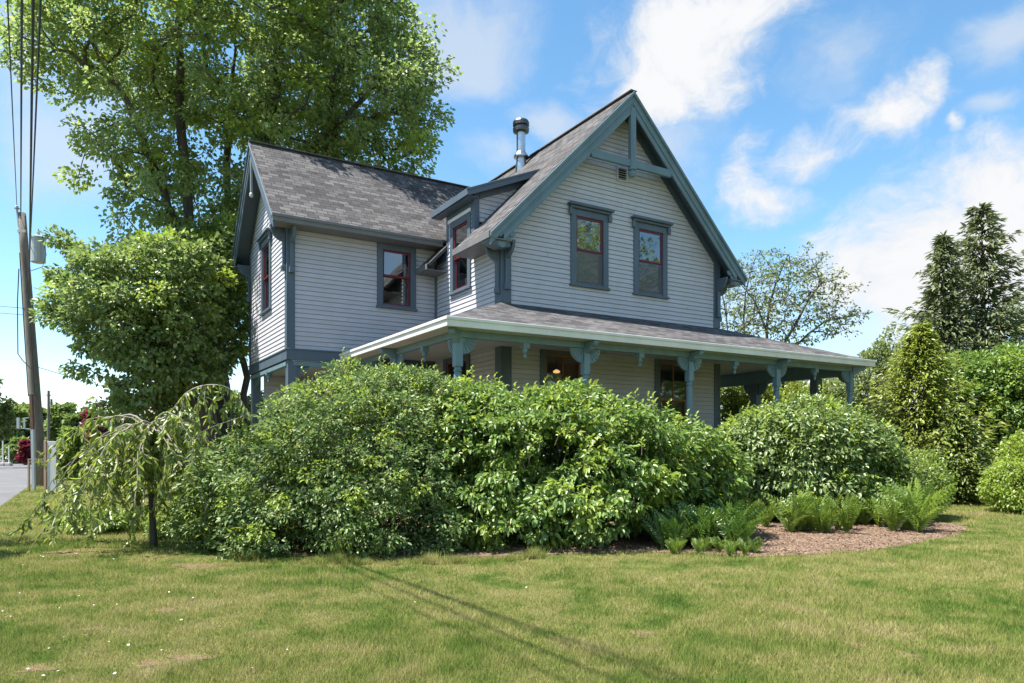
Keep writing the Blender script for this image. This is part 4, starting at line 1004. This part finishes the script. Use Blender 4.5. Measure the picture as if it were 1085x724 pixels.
# --- trees and bushes on the right
def conifer(name, label, base, h, r, nwh, lm, droop=.25, up=.0, needle=(.3, .12), lean=0, group=None, bare=.08, dens=1.0, jag=.35, per=13):
    base = Vector(base); root = empty(name, base, label, 'tree', group)
    pos, par, rad = [np.array([0, 0, 0.])], [-1], [h * .016]
    nt_ = 24; prev = 0; tr = [0]
    for i in range(1, nt_ + 1):
        pos.append(np.array([lean * (i / nt_) ** 1.5, 0, h * i / nt_])); par.append(prev); rad.append(h * .016 * (1 - i / nt_) + .012); prev = len(pos) - 1; tr.append(prev)
    P, A, Ls = [], [], []
    for k in range(nwh):
        f = bare + (1 - bare) * (k + .5) / nwh; z = h * f; nb = max(3, int((7 - 3 * f) * dens)); a0 = RNG.uniform(0, 6.28)
        env = r * ((1 - f) ** .85 + .03) * min(1, .55 + f * 3)
        for j in range(nb):
            a = a0 + 6.28 * j / nb + RNG.normal() * .25; ln = env * (1 + RNG.normal() * jag); ln = max(.15 * r * (1 - f), ln)
            if ln < .05: continue
            s = tr[min(nt_, int(f * nt_))]; o = np.array([lean * f ** 1.5, 0, z]); m_ = max(3, int(ln / .35)); pv = s
            for q in range(1, m_ + 1):
                t = q / m_; p = o + np.array([math.cos(a) * ln * t, math.sin(a) * ln * t, ln * (up * t - droop * math.sin(t * 2.2) + .12 * t * t)]) + RNG.normal(size=3) * .03
                pos.append(p); par.append(pv); rad.append(max(.008, .022 * (1 - t) * h / 8)); pv = len(pos) - 1
                w = .35 + .65 * (1 - abs(t - .5))
                for _ in range(max(2, int(per * w))):
                    sd = RNG.normal() * .22 * ln * (1 - .5 * t); P.append(p + np.array([-math.sin(a) * sd, math.cos(a) * sd, RNG.normal() * .06 - abs(sd) * .2]))
                    A.append(np.array([math.cos(a) * .6 - math.sin(a) * sd * 2 / (ln + .1), math.sin(a) * .6 + math.cos(a) * sd * 2 / (ln + .1), RNG.normal() * .25 - .15 + up * .5]))
    P, A = np.array(P), np.array(A); n = len(P)
    branches_mesh('trunk', pos, np.array(par), np.array(rad), M['bark'], root, 5)
    V, Fc = leaf_verts(P, A, np.array([0, 0, 1.]) + RNG.normal(size=(n, 3)) * .45, needle[0] * RNG.uniform(.6, 1.3, n), needle[1] * RNG.uniform(.6, 1.3, n), .1, True)
    np_mesh('crown', V, Fc, lm, root); return root
def gp(px_, d): return ((px_ - HX) / F * d, d, 0)
conifer('golden_cypress', 'pyramidal golden green cypress right of the porch end', gp(975, 19.5), 4.75, 2.0, 42, LM['gold'], .12, .12, (.15, .06), bare=.02, dens=2.8, jag=.22, per=11)
conifer('spreading_conifer', 'low layered dark green conifer at the right foot of the golden cypress', gp(1014, 18.2), 2.4, 1.2, 24, LM['goldd'], .05, .02, (.13, .055), bare=.02, dens=2.6, jag=.2, per=11)
conifer('spruce_tree', 'narrower dark spruce with a pointed top, left one of the far pair', gp(1000, 40), 13.4, 3.0, 44, LM['spruce'], .22, .04, (.4, .12), dens=1.3, jag=.35, per=12)
conifer('spruce_tree', 'taller dark spruce with a ragged broad crown, right one of the far pair', gp(1045, 41), 15.4, 4.9, 42, LM['spruce'], .1, .14, (.42, .13), dens=1.15, jag=.45, lean=-.3, per=13)
b0 = Vector(gp(1052, 20.5))
plant('broadleaf_tree', 'full round green tree with dark twisting trunk behind the right edge of the lawn', 'tree', b0,
      [[b0[:], at(1052, 490, 20.5)[:], at(1045, 470, 20.5)[:], at(1035, 430, 20.5)[:]], [at(1052, 490, 20.5)[:], at(1075, 465, 20.3)[:], at(1090, 440, 20.3)[:]]],
      [E(1050, 415, 20.8, 52, 46, 1.6), E(1080, 420, 20.8, 45, 52, 1.6), E(1030, 430, 20.4, 34, 36, 1.0), E(1060, 450, 20.2, 45, 30, 1.2), E(1100, 450, 20.5, 40, 40, 1.2)],
      300, .3, 150, .36, .13, .085, LM['vib'], M['bark'], .008, .14, shell=.4, second=(LM['fresh'], .15))
c = Vector(gp(1078, 15.6))
shrub('clipped_bush', 'bright green rounded bush cut by the right edge of the photo', (c.x, c.y, 0),
      [E(1082, 518, 15.6, 32, 30, .8), E(1092, 492, 16, 22, 34, .7)], 330, .13, 44, .18, .07, .042, LM['fresh'], stems_for(c, .5), shell=.6)
b0 = Vector(gp(925, 25))
plant('birch_tree', 'wispy pale leaved small tree between the porch end and golden cypress', 'tree', b0,
      [[b0[:], at(925, 430, 25)[:], at(935, 370, 25)[:], at(940, 345, 25)[:]], [at(925, 440, 25)[:], at(905, 400, 25)[:]], [at(928, 420, 25)[:], at(955, 370, 25)[:]]],
      [E(920, 420, 25, 32, 36, 1.0), E(940, 390, 25, 24, 30, .8), E(905, 440, 25, 24, 24, .8)], 120, .25, 70, .3, .12, .07, LM['wisp'], M['barkg'], .008, .07, shell=.2,
      extra=[at(x, y, 25)[:] for x, y in ((925, 375), (938, 358), (945, 352), (915, 380), (932, 366), (903, 392))])
b0 = Vector(gp(812, 33))
plant('sparse_tree', 'open tree with few leaves and visible branches rising behind the porch roof', 'tree', b0,
      [[b0[:], at(812, 440, 33)[:], at(815, 400, 33)[:], at(812, 350, 33)[:], at(822, 300, 33)[:], at(835, 270, 33)[:]],
       [at(812, 430, 33)[:], at(790, 370, 33)[:], at(790, 310, 33)[:], at(803, 265, 33)[:]], [at(815, 400, 33)[:], at(840, 370, 33)[:], at(875, 340, 33)[:], at(905, 335, 33)[:]],
       [at(815, 390, 33)[:], at(845, 340, 33)[:], at(870, 300, 33)[:], at(860, 275, 33)[:]], [at(812, 440, 33)[:], at(772, 360, 33)[:], at(765, 310, 33)[:]], [at(813, 360, 33)[:], at(800, 320, 33)[:], at(775, 285, 33)[:]]],
      [E(810, 320, 33, 50, 62, 2.2), E(850, 320, 33, 58, 48, 2.2), E(885, 335, 33, 30, 26, 1.4), E(780, 330, 33, 28, 50, 1.5), E(840, 290, 33, 40, 30, 1.6)],
      340, .38, 13, .36, .14, .1, LM['sparse'], M['bark'], .009, .12, shell=.1, twigs=5, step=.9)
for k, (px_, d_, w_, hy, lab) in enumerate(((790, 24, 34, 412, 'yellow green bush seen under the porch roof near the house corner'), (838, 25, 42, 418, 'golden green bush seen through the right porch bay'), (885, 27, 34, 415, 'pale green bush behind the outer right porch post'))):
    c = Vector(gp(px_, d_)); zc = EYE + (HY - hy) * d_ / F; rz = zc * .55
    shrub('garden_bush', lab, (c.x, c.y, 0), [(c.x, c.y, zc * .55, w_ * d_ / F, 1.2, zc * .5), (c.x, c.y, zc * .9, w_ * d_ / F * .8, 1.0, zc * .25)], 260, .26, 60, .34, .12, .075, LM['gold'] if k < 2 else LM['wisp'], stems_for(c, .6), shell=.4, group='bushes behind the porch')
# trees behind, filling the skyline
def far_tree(px_, d, w, top, lab, lm='far', group='trees far beyond the road', n=90, per=75, name='distant_tree', cat='tree', bot=None):
    b0 = Vector(gp(px_, d)); zt = EYE + (HY - top) * d / F; w = w * d / F; zb = bot if bot is not None else zt * .22
    cz = (zt + zb) / 2; rz = (zt - zb) / 2
    plant(name, lab, cat, b0, [[b0[:], (b0.x, b0.y, cz)], [(b0.x, b0.y, cz * .7), (b0.x + w * .5, b0.y, cz * 1.2)], [(b0.x, b0.y, cz * .6), (b0.x - w * .5, b0.y, cz * 1.2)]],
          [(b0.x, b0.y, cz, w * .8, w * .8, rz), (b0.x - w * .45, b0.y, cz - rz * .2, w * .55, w * .5, rz * .6), (b0.x + w * .45, b0.y + .5, cz - rz * .1, w * .55, w * .5, rz * .65)],
          n, w * .16, per, w * .24, max(.14, d * .0062), max(.1, d * .0045), LM[lm], M['bark'], .012, max(.1, w * .05), group, .35, step=1.0, twigs=0)
far_tree(8, 62, 26, 432, 'tall pale tree at the far end of the road at the left edge')
far_tree(30, 70, 22, 430, 'green tree on the skyline just left of the utility pole')
far_tree(70, 48, 20, 428, 'bushy green tree just right of the utility pole')
far_tree(84, 44, 16, 437, 'grey green tree beside the dark red maple')
far_tree(-6, 45, 14, 395, 'thin half bare tree rising at the left edge of the photo', 'sparse', n=60, per=18)
far_tree(101, 38, 17, 430, 'dark red leaved maple left of the far tan roof', 'red', None, 70, 60, 'red_maple', bot=.3)
far_tree(27, 52, 6, 466, 'small dark red shrub beside the leaning rusty post', 'red', None, 30, 50, 'red_shrub', 'shrub', .1)
far_tree(20, 56, 14, 466, 'rounded green bush at the end of the road', 'far', None, 50, 60, 'roadside_bush', 'shrub', .1)
far_tree(75, 30, 16, 452, 'light green bush in front of the dark red maple', 'bright', None, 60, 60, 'roadside_bush', 'shrub', .1)
far_tree(185, 50, 40, 415, 'broad green tree low behind the low dense tree, left half of the gap under it')
far_tree(262, 26, 40, 414, 'leafy bush behind the corner posts under the left wing', 'maple2', None, 90, 90, 'garden_bush', 'shrub', .1)
far_tree(245, 46, 40, 420, 'broad green tree seen under the left wing beside its corner posts')
far_tree(948, 46, 24, 395, 'green tree behind the wispy pale tree', 'far', 'trees beyond the right garden')
far_tree(1075, 50, 40, 345, 'dark broad tree low behind the taller spruce', 'dk', 'trees beyond the right garden')
far_tree(1005, 30, 26, 400, 'green tree filling the gap behind golden cypress', 'far', 'trees beyond the right garden')
far_tree(870, 50, 30, 432, 'green tree low on the skyline under the porch roof', 'far', 'trees beyond the right garden')
# trees outside the frame: they show in the window glass and shade the left of the lawn
def side_tree(loc, h, r, lab, n=120, low=None):
    b0 = Vector(loc); zc = low if low else h * .66; plant('garden_tree', lab, 'tree', b0, [[b0[:], (b0.x, b0.y, h * .35), (b0.x + .3, b0.y, h * .7)]], [(b0.x, b0.y, zc, r, r, h - zc), (b0.x - r * .4, b0.y + r * .3, zc * .9, r * .7, r * .7, (h - zc) * .8)], n, r * .14, 90, r * .2, .2, .14, LM['maple'], M['bark'], .014, .22, None, .35, step=.8)
side_tree((21, 9.5, 0), 15, 4.8, 'tall tree on the right of the lawn outside the photo', 200, 7.2)
side_tree((30, 4, 0), 17, 5.0, 'second tall tree further right outside the photo', 200)
side_tree((30, 12.5, 0), 9, 4.5, 'low spreading tree right of the lawn outside the photo', 200, 4.6)
side_tree((-11.2, 8.2, 0), 6.5, 2.5, 'small tree by the road shading the lawn, outside the photo')

# --- ferns
def fern_mesh(seed, h, mat, nf=11):
    r = np.random.default_rng(seed); Vs, Fs, k0 = [], [], 0; rach = MB()
    for k in range(nf):
        a = r.uniform(0, 6.28); ln = h * r.uniform(.75, 1.1); sp = r.uniform(.2, .8); pts = []
        for i in range(9):
            t = i / 8; pts.append(np.array([math.cos(a) * sp * ln * t ** 1.6, math.sin(a) * sp * ln * t ** 1.6, ln * (t - .22 * sp * t ** 3)]))
        pts = np.array(pts)
        P, A, Nn, Ln = [], [], [], []
        for i in range(1, 17):
            t = i / 16.5; j = min(7, int(t * 8)); p = pts[j] + (pts[j + 1] - pts[j]) * (t * 8 - j); d = pts[j + 1] - pts[j]; d = d / np.linalg.norm(d)
            s = np.cross(d, np.array([-math.sin(a + .6), math.cos(a), .3])); s /= np.linalg.norm(s); wl = .17 * ln * math.sin(math.pi * min(1, .12 + t * .88)) ** .8 + .01
            for sg in (-1, 1):
                P.append(p); A.append(s * sg + d * .55); Nn.append(np.cross(s, d) + r.normal(size=3) * .2); Ln.append(wl * r.uniform(.85, 1.1))
        Ln = np.array(Ln); V, Fc = leaf_verts(np.array(P), np.array(A), np.array(Nn), Ln, np.full(len(Ln), .034 * h / .6), .1)
        Vs.append(V); Fs.append(Fc + k0); k0 += len(V)
        w = .004; q = np.array([-math.sin(a), math.cos(a), 0]) * w
        Vs.append(np.concatenate([pts - q, pts + q])); 
        Fs.append(np.array([[k0 + i, k0 + i + 1, k0 + 9 + i + 1] for i in range(8)] + [[k0 + i, k0 + 9 + i + 1, k0 + 9 + i] for i in range(8)])); k0 += 18
    o = np_mesh('fern', np.concatenate(Vs), np.concatenate(Fs), mat); me = o.data; bpy.data.objects.remove(o); return me
FM = [fern_mesh(s, .55, LM['fern']) for s in (1, 2, 3)]; FD = [fern_mesh(s, .62, LM['fernd'], 13) for s in (4, 5)]
def put_fern(me, p, sc, lab, grp):
    o = bpy.data.objects.new('fern', me); C.objects.link(o); o.location = p; o.rotation_euler = (0, 0, random.uniform(0, 6.28)); o.scale = (sc * random.uniform(.85, 1.15),) * 2 + (sc,)
    tag(o, lab, 'fern', grp)
for k in range(95):
    px_ = 785 + (k / 94) * 192 + random.uniform(-5, 5); py_ = random.uniform(546, 566) - (4 if px_ > 900 else 0) + (px_ > 940) * 4 - (px_ < 830) * 7; p = gpx(px_, py_)
    put_fern(random.choice(FM), (p.x, p.y, 0), random.uniform(.85, 1.35) * (1.25 if 930 < px_ < 975 else .8 if px_ < 840 else 1), 'upright light green fern in the sunny row along the mulch path', 'light ferns along the mulch bed')
for k in range(38):
    p = gpx(random.uniform(688, 785), random.uniform(566, 585)); put_fern(random.choice(FD), (p.x, p.y, 0), random.uniform(.7, 1.15), 'dark green fern in the shaded clump at the foot of the large viburnum', 'dark ferns under the viburnum')
for k in range(16):
    p = gpx(random.uniform(712, 805), random.uniform(584, 590)); put_fern(random.choice(FM), (p.x, p.y, 0), random.uniform(.3, .45), 'tiny pale fern sprouting at the mulch edge by the viburnum', 'small fern sprouts at the mulch edge')

# ================================================================== STREET SIDE
def parts_pole():
    b0 = Vector((at(44, 471, 25.5).x, 25.5, 0)); top = at(23, 226, 25.5)
    root = empty('utility_pole', b0, 'leaning weathered wooden utility pole with a grey transformer', 'utility pole')
    mb = MB(); n = 8; mb.tube([(b0.lerp(top, i / n)) - b0 for i in range(n + 1)], [.21 - .08 * i / n for i in range(n + 1)], 12); mb.build('pole', M['pole'], root, smooth=True)
    t = at(40.5, 265, 25.25) - b0
    tk = MB(); tk.lathe([(.19, -.46), (.235, -.44), (.235, .39), (.255, .4), (.255, .45), (.13, .51)], t, 16); tr = tk.build('transformer', M['galv'], root, smooth=False)
    bs = MB(); bs.lathe([(.02, .5), (.06, .54), (.04, .58), (.06, .62), (.04, .66), (.02, .76)], t, 8); bs.bar(t + Vector((-.2, .1, .1)), t + Vector((-.42, .15, .1)), .06, .08); bs.build('bushing', M['galv'], tr)
    ins = MB(); q = at(18, 222, 25.4) - b0; ins.bar(q, at(20, 240, 25.4) - b0, .05, .05, (0, 1, 0)); ins.lathe([(.03, 0), (.09, .02), (.09, .05), (.04, .07), (.06, .1), (.03, .14)], q, 10); ins.bar(at(19, 245, 25.4) - b0, at(27, 245, 25.4) - b0, .06, .1); ins.build('insulator', M['galv'], root)
    gw = MB()
    for dx in (-4, 3): gw.tube([at(24 + dx * .6 + dx * .2, 268, 25.2) - b0, at(29 + dx, 340, 25.1) - b0, at(34 + dx, 420, 25.1) - b0], .016, 5)
    gw.tube([at(45, 250, 25.1) - b0, at(49, 270, 25.1) - b0, at(45, 283, 25.1) - b0, at(33, 287, 25.1) - b0], .012, 5)
    gw.tube([at(20, 285, 25.1) - b0, at(18.5, 320, 25.1) - b0, at(19, 375, 25.1) - b0, at(24, 382, 25.1) - b0, at(33, 391, 25.1) - b0], .018, 5)
    gw.build('drop_cable', M['cable'], root)
    return b0
parts_pole()
def cable(pts, r, lab, sag=0, n=14):
    mb = MB(); P = [Vector(p) for p in pts]
    if len(P) == 2: P = [P[0].lerp(P[1], i / n) - Vector((0, 0, sag * 4 * (i / n) * (1 - i / n))) for i in range(n + 1)]
    mb.tube(P, r, 6); tag(mb.build('overhead_cable', M['cable']), lab, 'cable', 'overhead cables at the pole')
dirw = Vector((.55, -.835, 0))
def along(px_, py_, d, px2, rise, ln): 
    p = at(px_, py_, d); e_ = p + dirw * ln; e_.z = p.z + rise; return p, e_
def to_edge(p, px2, py2, dd): return p, p + (at(px2, py2, dd) - p) * 2.2
for (a0, b1, r, lab) in (((18, 222, 25.4), (8, 2, 10.4), .011, 'thin leftmost overhead wire running up from the pole insulator'), ((22, 232, 25.25), (23, 2, 10.4), .018, 'black overhead wire second from the left above the pole'),
                         ((31, 300, 25.1), (35, 2, 10.0), .021, 'thick bundled overhead cable passing in front of the pole'), ((32, 262, 25.1), (43, 2, 10.0), .016, 'black overhead wire just right of the thick cable bundle')):
    p, e_ = to_edge(at(*a0), *b1); cable([p, e_], r, lab)
cable([at(30, 334, 25.1), at(-40, 329, 33)], .011, 'upper thin wire leaving the pole to the left'); cable([at(28, 327, 25.1), at(-40, 321, 33)], .011, 'topmost thin wire leaving the pole to the left')
cable([at(36, 305, 25.1), hpt(-3.9, 8.0, 6.3)], .011, 'service wire drooping from the pole behind the tree to the house', .5)
cable([at(36, 388, 30), at(260, 455, 60)], .013, 'thin far wire sloping down to the right of the pole'); 
def simple(name, lab, cat, base, build, mat, group=None, bevel=.004):
    root = MB(); build(root, Vector(base)); o = root.build(name, mat, None, bevel); return tag(o, lab, cat, group)
# leaning rusty post with a bracket
p = at(36, 500, 23.5); b0 = Vector((p.x, p.y, 0)); root = empty('rusty_post', b0, 'slim leaning post, rusty top half and pale lower half, beside the utility pole', 'post')
t = at(33, 418, 23.5); m_ = at(34.5, 455, 23.5)
mb = MB(); mb.bar(m_ - b0, t - b0, .09, .09, (0, 1, 0)); mb.build('upper_rail', M['rust'], root)
mb = MB(); mb.bar((0, 0, 0), m_ - b0, .085, .085, (0, 1, 0)); mb.build('lower_tube', M['galv'], root)
mb = MB(); a = at(24.5, 454, 23.5) - b0; mb.bar(a, m_ - b0, .03, .03); mb.bar(a + Vector((.04, 0, 0)), a + Vector((.05, 0, .33)), .04, .04, (0, 1, 0)); mb.bar(a + Vector((.0, 0, .33)), a + Vector((.2, 0, .36)), .04, .03); mb.bar(a + Vector((-.16, 0, .0)), a + Vector((-.16, 0, .36)), .07, .07, (0, 1, 0)); mb.bar(a + Vector((-.2, 0, .0)), a, .025, .025); mb.build('bracket', M['galv'], root)
# signboard seen edge-on
c = at(55, 505, 20.5); b0 = Vector((c.x, c.y, 0)); root = empty('signboard', b0, 'plain white upright board with a tan edge at the roadside', 'board')
mb = MB(); mb.box(-.13, .14, -.03, .03, .12, 1.6); mb.build('panel', M['galv2'], root, .006); mb = MB(); mb.box(-.2, -.133, -.06, .06, 0, 1.62); mb.build('edge_post', paint('tan_edge', (.42, .24, .17), .15, .7), root, .006)
# low wooden rail
c = at(38, 505, 22.4); b0 = Vector((c.x, c.y, 0)); root = empty('wooden_rail', b0, 'low unpainted wooden rail with two posts in front of the utility pole', 'fence')
for x in (-.22, .3):
    mb = MB(); mb.box(x - .025, x + .025, -.025, .025, 0, 1.02); mb.build('post', M['wood'], root)
mb = MB(); mb.box(-.25, .34, -.02, .02, 1.022, 1.055); mb.build('rail', M['wood'], root); mb = MB(); mb.box(-.195, .275, -.02, .02, .93, .965); mb.build('rail', M['wood'], root)
# far poles and posts
for px_, py_, d, lab in ((51.5, 414, 46, 'far taller grey pole just right of the near utility pole'), (54.5, 423, 52, 'far shorter grey pole behind the taller far one')):
    t = at(px_, py_, d); mb = MB(); mb.tube([(0, 0, 0), (0, 0, t.z * .5), (0, 0, t.z)], [.1, .09, .075], 8); mb.bar((-.16, 0, t.z - .3), (.16, 0, t.z - .3), .05, .06)
    o = mb.build('distant_pole', M['pole']); o.location = (t.x, t.y, 0); tag(o, lab, 'utility pole')
for px_, py_, d, lab in ((3, 466, 50, 'white post at the far left edge of the road end'), (9.5, 472, 50, 'white post second from the left at the road end')):
    t = at(px_, py_, d); h_ = t.z; root = empty('bollard_post', (t.x, t.y, 0), lab, 'post')
    mb = MB(); mb.tube([(0, 0, 0), (0, 0, h_ * .6), (0, 0, h_)], [.05, .045, .045], 8); mb.build('shaft', M['white'], root); mb = MB(); mb.box(-.18, .18, -.18, .18, 0, .22); mb.build('footing', M['concrete'], root, .03)
# far houses
def small_house(name, lab, px_, d, w, dep, hw, hr, rot, wall, roofm):
    b0 = Vector(gp(px_, d)); root = empty(name, b0, lab, 'house', rz=rot)
    mb = MB(); mb.box(-w / 2, w / 2, -dep / 2, dep / 2, 0, hw)
    mb.prism([(-dep / 2, hw + .01), (dep / 2, hw + .01), (0, hw + hr - .03)], (-w / 2, 0, 0), (0, 1, 0), (0, 0, 1), (1, 0, 0), w); mb.build('wall', wall, root)
    rf = MB()
    for sg in (-1, 1):
        a = Vector((0, sg * (dep / 2 + .4), hw - .4 * hr / (dep / 2))); rdg = Vector((0, 0, hw + hr)); X = Vector((w / 2 + .35, 0, 0)); up = Vector((0, 0, .12))
        rf.hexa([a - X, a + X, rdg + X, rdg - X, a - X + up, a + X + up, rdg + X + up, rdg - X + up])
    rf.build('roof', roofm, root)
    for x in (-w * .28, w * .22):
        wn = MB(); wn.box(x - .5, x + .5, -dep / 2 - .05, -dep / 2 - .003, 1.0, 2.4); f_ = wn.build('window', M['white'], root); pn = MB(); pn.box(x - .42, x + .42, -dep / 2 - .06, -dep / 2 - .052, 1.08, 2.32); pn.build('pane', M['dark'], f_)
    dr = MB(); dr.box(-.45, .45, -dep / 2 - .06, -dep / 2 - .003, 0, 2.05); dr.build('door', M['trim'], root)
tan_roof = paint('tan_shingles', (.27, .215, .17), .15, .9, 4); grey_roof = paint('pale_grey_shingles', (.3, .3, .31), .12, .9, 4)
small_house('cottage', 'distant blue grey cottage with tan roof beside the dark red maple', 152, 44, 6, 5, 2.1, 1.6, R(-35), paint('blue_grey_siding', (.32, .37, .44), .1), tan_roof)
small_house('neighbour_house', 'white neighbouring house glimpsed between porch post and golden cypress', 925, 38, 9, 7, 3.2, 2.6, R(25), paint('white_siding', (.72, .72, .72), .06), grey_roof)

# ================================================================== SKY AND SUN
SUN_AZ, SUN_EL = R(195), R(66)
sd = Vector((math.cos(SUN_EL) * math.cos(SUN_AZ), math.cos(SUN_EL) * math.sin(SUN_AZ), math.sin(SUN_EL)))
sl = bpy.data.lights.new('sun', 'SUN'); sl.energy = 5.0; sl.angle = R(.5); sl.color = (1, .95, .87)
so = bpy.data.objects.new('sun', sl); C.objects.link(so); so.rotation_euler = sd.to_track_quat('Z', 'Y').to_euler(); so.location = (0, 0, 60)
w = bpy.data.worlds.new('World'); S.world = w; w.use_nodes = True; nt = w.node_tree; nt.nodes.clear()
out = nt.nodes.new('ShaderNodeOutputWorld'); bg = nt.nodes.new('ShaderNodeBackground'); nt.links.new(bg.outputs[0], out.inputs[0])
SKY = .12; bg.inputs[1].default_value = SKY
sky = nt.nodes.new('ShaderNodeTexSky'); sky.sky_type = 'NISHITA'; sky.sun_disc = False; sky.sun_elevation = SUN_EL
sky.sun_rotation = math.atan2(sd.x, sd.y); sky.air_density = 1.0; sky.dust_density = .15; sky.ozone_density = 2.6
vec = nt.nodes.new('ShaderNodeTexCoord').outputs['Generated']
sep = nt.nodes.new('ShaderNodeSeparateXYZ'); nt.links.new(vec, sep.inputs[0])
def MA(op, a, b=None, clamp=False):
    n = nt.nodes.new('ShaderNodeMath'); n.operation = op; n.use_clamp = clamp
    for i, x in enumerate((a, b)):
        if x is None: continue
        if isinstance(x, (int, float)): n.inputs[i].default_value = x
        else: nt.links.new(x, n.inputs[i])
    return n.outputs[0]
az = MA('ARCTAN2', sep.outputs['X'], sep.outputs['Y']); el = MA('ARCSINE', sep.outputs['Z'])
comb = nt.nodes.new('ShaderNodeCombineXYZ'); nt.links.new(az, comb.inputs[0]); nt.links.new(MA('MULTIPLY', el, 1.25), comb.inputs[1])
warp = nt.nodes.new('ShaderNodeTexNoise'); warp.inputs['Scale'].default_value = 5; warp.inputs['Detail'].default_value = 5; nt.links.new(comb.outputs[0], warp.inputs['Vector'])
wv = nt.nodes.new('ShaderNodeVectorMath'); wv.operation = 'MULTIPLY_ADD'; wv.inputs[1].default_value = (.16, .16, 0); nt.links.new(warp.outputs['Color'], wv.inputs[0])
sub = nt.nodes.new('ShaderNodeVectorMath'); sub.operation = 'SUBTRACT'; sub.inputs[1].default_value = (.08, .08, 0); nt.links.new(comb.outputs[0], sub.inputs[0]); nt.links.new(sub.outputs[0], wv.inputs[2])
wp = wv.outputs[0]
def azel(px_, py_):
    x, z = (px_ - HX) / F, (HY - py_) / F; return math.atan2(x, 1), math.atan2(z, math.hypot(x, 1)) * 1.25
def blob(px_, py_, rx, ry, k=1.0):
    a, e_ = azel(px_, py_); a2, _ = azel(px_ + rx, py_); _, e2 = azel(px_, py_ - ry)
    s = nt.nodes.new('ShaderNodeVectorMath'); s.operation = 'SUBTRACT'; s.inputs[1].default_value = (a, e_, 0); nt.links.new(wp, s.inputs[0])
    mu = nt.nodes.new('ShaderNodeVectorMath'); mu.operation = 'MULTIPLY'; mu.inputs[1].default_value = (1 / abs(a2 - a), 1 / abs(e2 - e_), 0); nt.links.new(s.outputs[0], mu.inputs[0])
    ln = nt.nodes.new('ShaderNodeVectorMath'); ln.operation = 'LENGTH'; nt.links.new(mu.outputs[0], ln.inputs[0])
    return MA('MULTIPLY', MA('SUBTRACT', 1.0, ln.outputs['Value']), k)
def union(bs):
    o = bs[0]
    for b_ in bs[1:]: o = MA('MAXIMUM', o, b_)
    return o
thick = union([blob(735, 35, 115, 92, 1.3), blob(690, 85, 80, 62, 1.2), blob(800, 10, 70, 50, .8), blob(1000, 280, 190, 105, 1.5), blob(1050, 235, 105, 85, 1.5), blob(930, 290, 80, 60), blob(1090, 300, 120, 90), blob(985, 100, 36, 34, .8), blob(930, 130, 55, 30, .75), blob(855, 160, 50, 26, .75), blob(815, 200, 50, 26, .75), blob(787, 165, 20, 45, .6), blob(1012, 150, 14, 12, .8)])
thin = union([blob(480, 40, 110, 75), blob(585, 125, 60, 36, .8), blob(530, 170, 50, 40, .6), blob(80, 140, 110, 120, .9), blob(20, 60, 60, 90, .8), blob(720, 140, 80, 70, .6), blob(1060, 40, 70, 60, .9), blob(880, 60, 70, 60, .5), blob(980, 330, 220, 110, .9), blob(1050, 130, 40, 20, .7), blob(800, 330, 130, 60, .6)])
fb = nt.nodes.new('ShaderNodeTexNoise'); fb.inputs['Scale'].default_value = 11; fb.inputs['Detail'].default_value = 10; fb.inputs['Roughness'].default_value = .66; nt.links.new(wp, fb.inputs['Vector'])
fb2 = nt.nodes.new('ShaderNodeTexNoise'); fb2.inputs['Scale'].default_value = 3.0; fb2.inputs['Detail'].default_value = 8; fb2.inputs['Roughness'].default_value = .62; nt.links.new(vec, fb2.inputs['Vector'])
def sstep(x, a, b_):
    n = nt.nodes.new('ShaderNodeMapRange'); n.interpolation_type = 'SMOOTHSTEP'; n.inputs[1].default_value = a; n.inputs[2].default_value = b_; nt.links.new(x, n.inputs[0]); return n.outputs[0]
dn = MA('ADD', thick, MA('MULTIPLY', MA('SUBTRACT', fb.outputs['Fac'], .5), 2.3)); d1 = sstep(dn, -.22, .8)
tn = MA('ADD', thin, MA('MULTIPLY', MA('SUBTRACT', fb.outputs['Fac'], .5), 1.1)); d2 = MA('MULTIPLY', sstep(tn, -.05, .75), .62)
behind = MA('LESS_THAN', sep.outputs['Y'], .15); d3 = MA('MULTIPLY', MA('MULTIPLY', sstep(fb2.outputs['Fac'], .48, .66), .85), behind)
dens = MA('MAXIMUM', MA('MAXIMUM', d1, d2), d3)
hs = nt.nodes.new('ShaderNodeHueSaturation'); hs.inputs['Hue'].default_value = .488; hs.inputs['Saturation'].default_value = 1.12; hs.inputs['Value'].default_value = .85; nt.links.new(sky.outputs[0], hs.inputs['Color'])
cc = nt.nodes.new('ShaderNodeValToRGB'); cc.color_ramp.elements[0].color = (.78, .82, .87, 1); cc.color_ramp.elements[1].color = (.92, .93, .95, 1); cc.color_ramp.elements[0].position = .25; cc.color_ramp.elements[1].position = .75
nt.links.new(MA('ADD', MA('MULTIPLY', dn, .55), MA('MULTIPLY', fb.outputs['Fac'], .5)), cc.inputs[0])
CLOUD = .42
mul = nt.nodes.new('ShaderNodeVectorMath'); mul.operation = 'SCALE'; mul.inputs['Scale'].default_value = CLOUD / SKY; nt.links.new(cc.outputs[0], mul.inputs[0])
mix = nt.nodes.new('ShaderNodeMixRGB'); nt.links.new(dens, mix.inputs[0]); nt.links.new(hs.outputs[0], mix.inputs[1]); nt.links.new(mul.outputs[0], mix.inputs[2])
nt.links.new(mix.outputs[0], bg.inputs[0])

S.view_settings.view_transform = 'Standard'; S.view_settings.look = 'None'; S.view_settings.gamma = 1; S.view_settings.exposure = 1.3
S.render.engine = 'CYCLES'
S.cycles.max_bounces = 8; S.cycles.transparent_max_bounces = 12; S.cycles.diffuse_bounces = 4; S.cycles.use_denoising = True
S.cycles.sample_clamp_indirect = 6
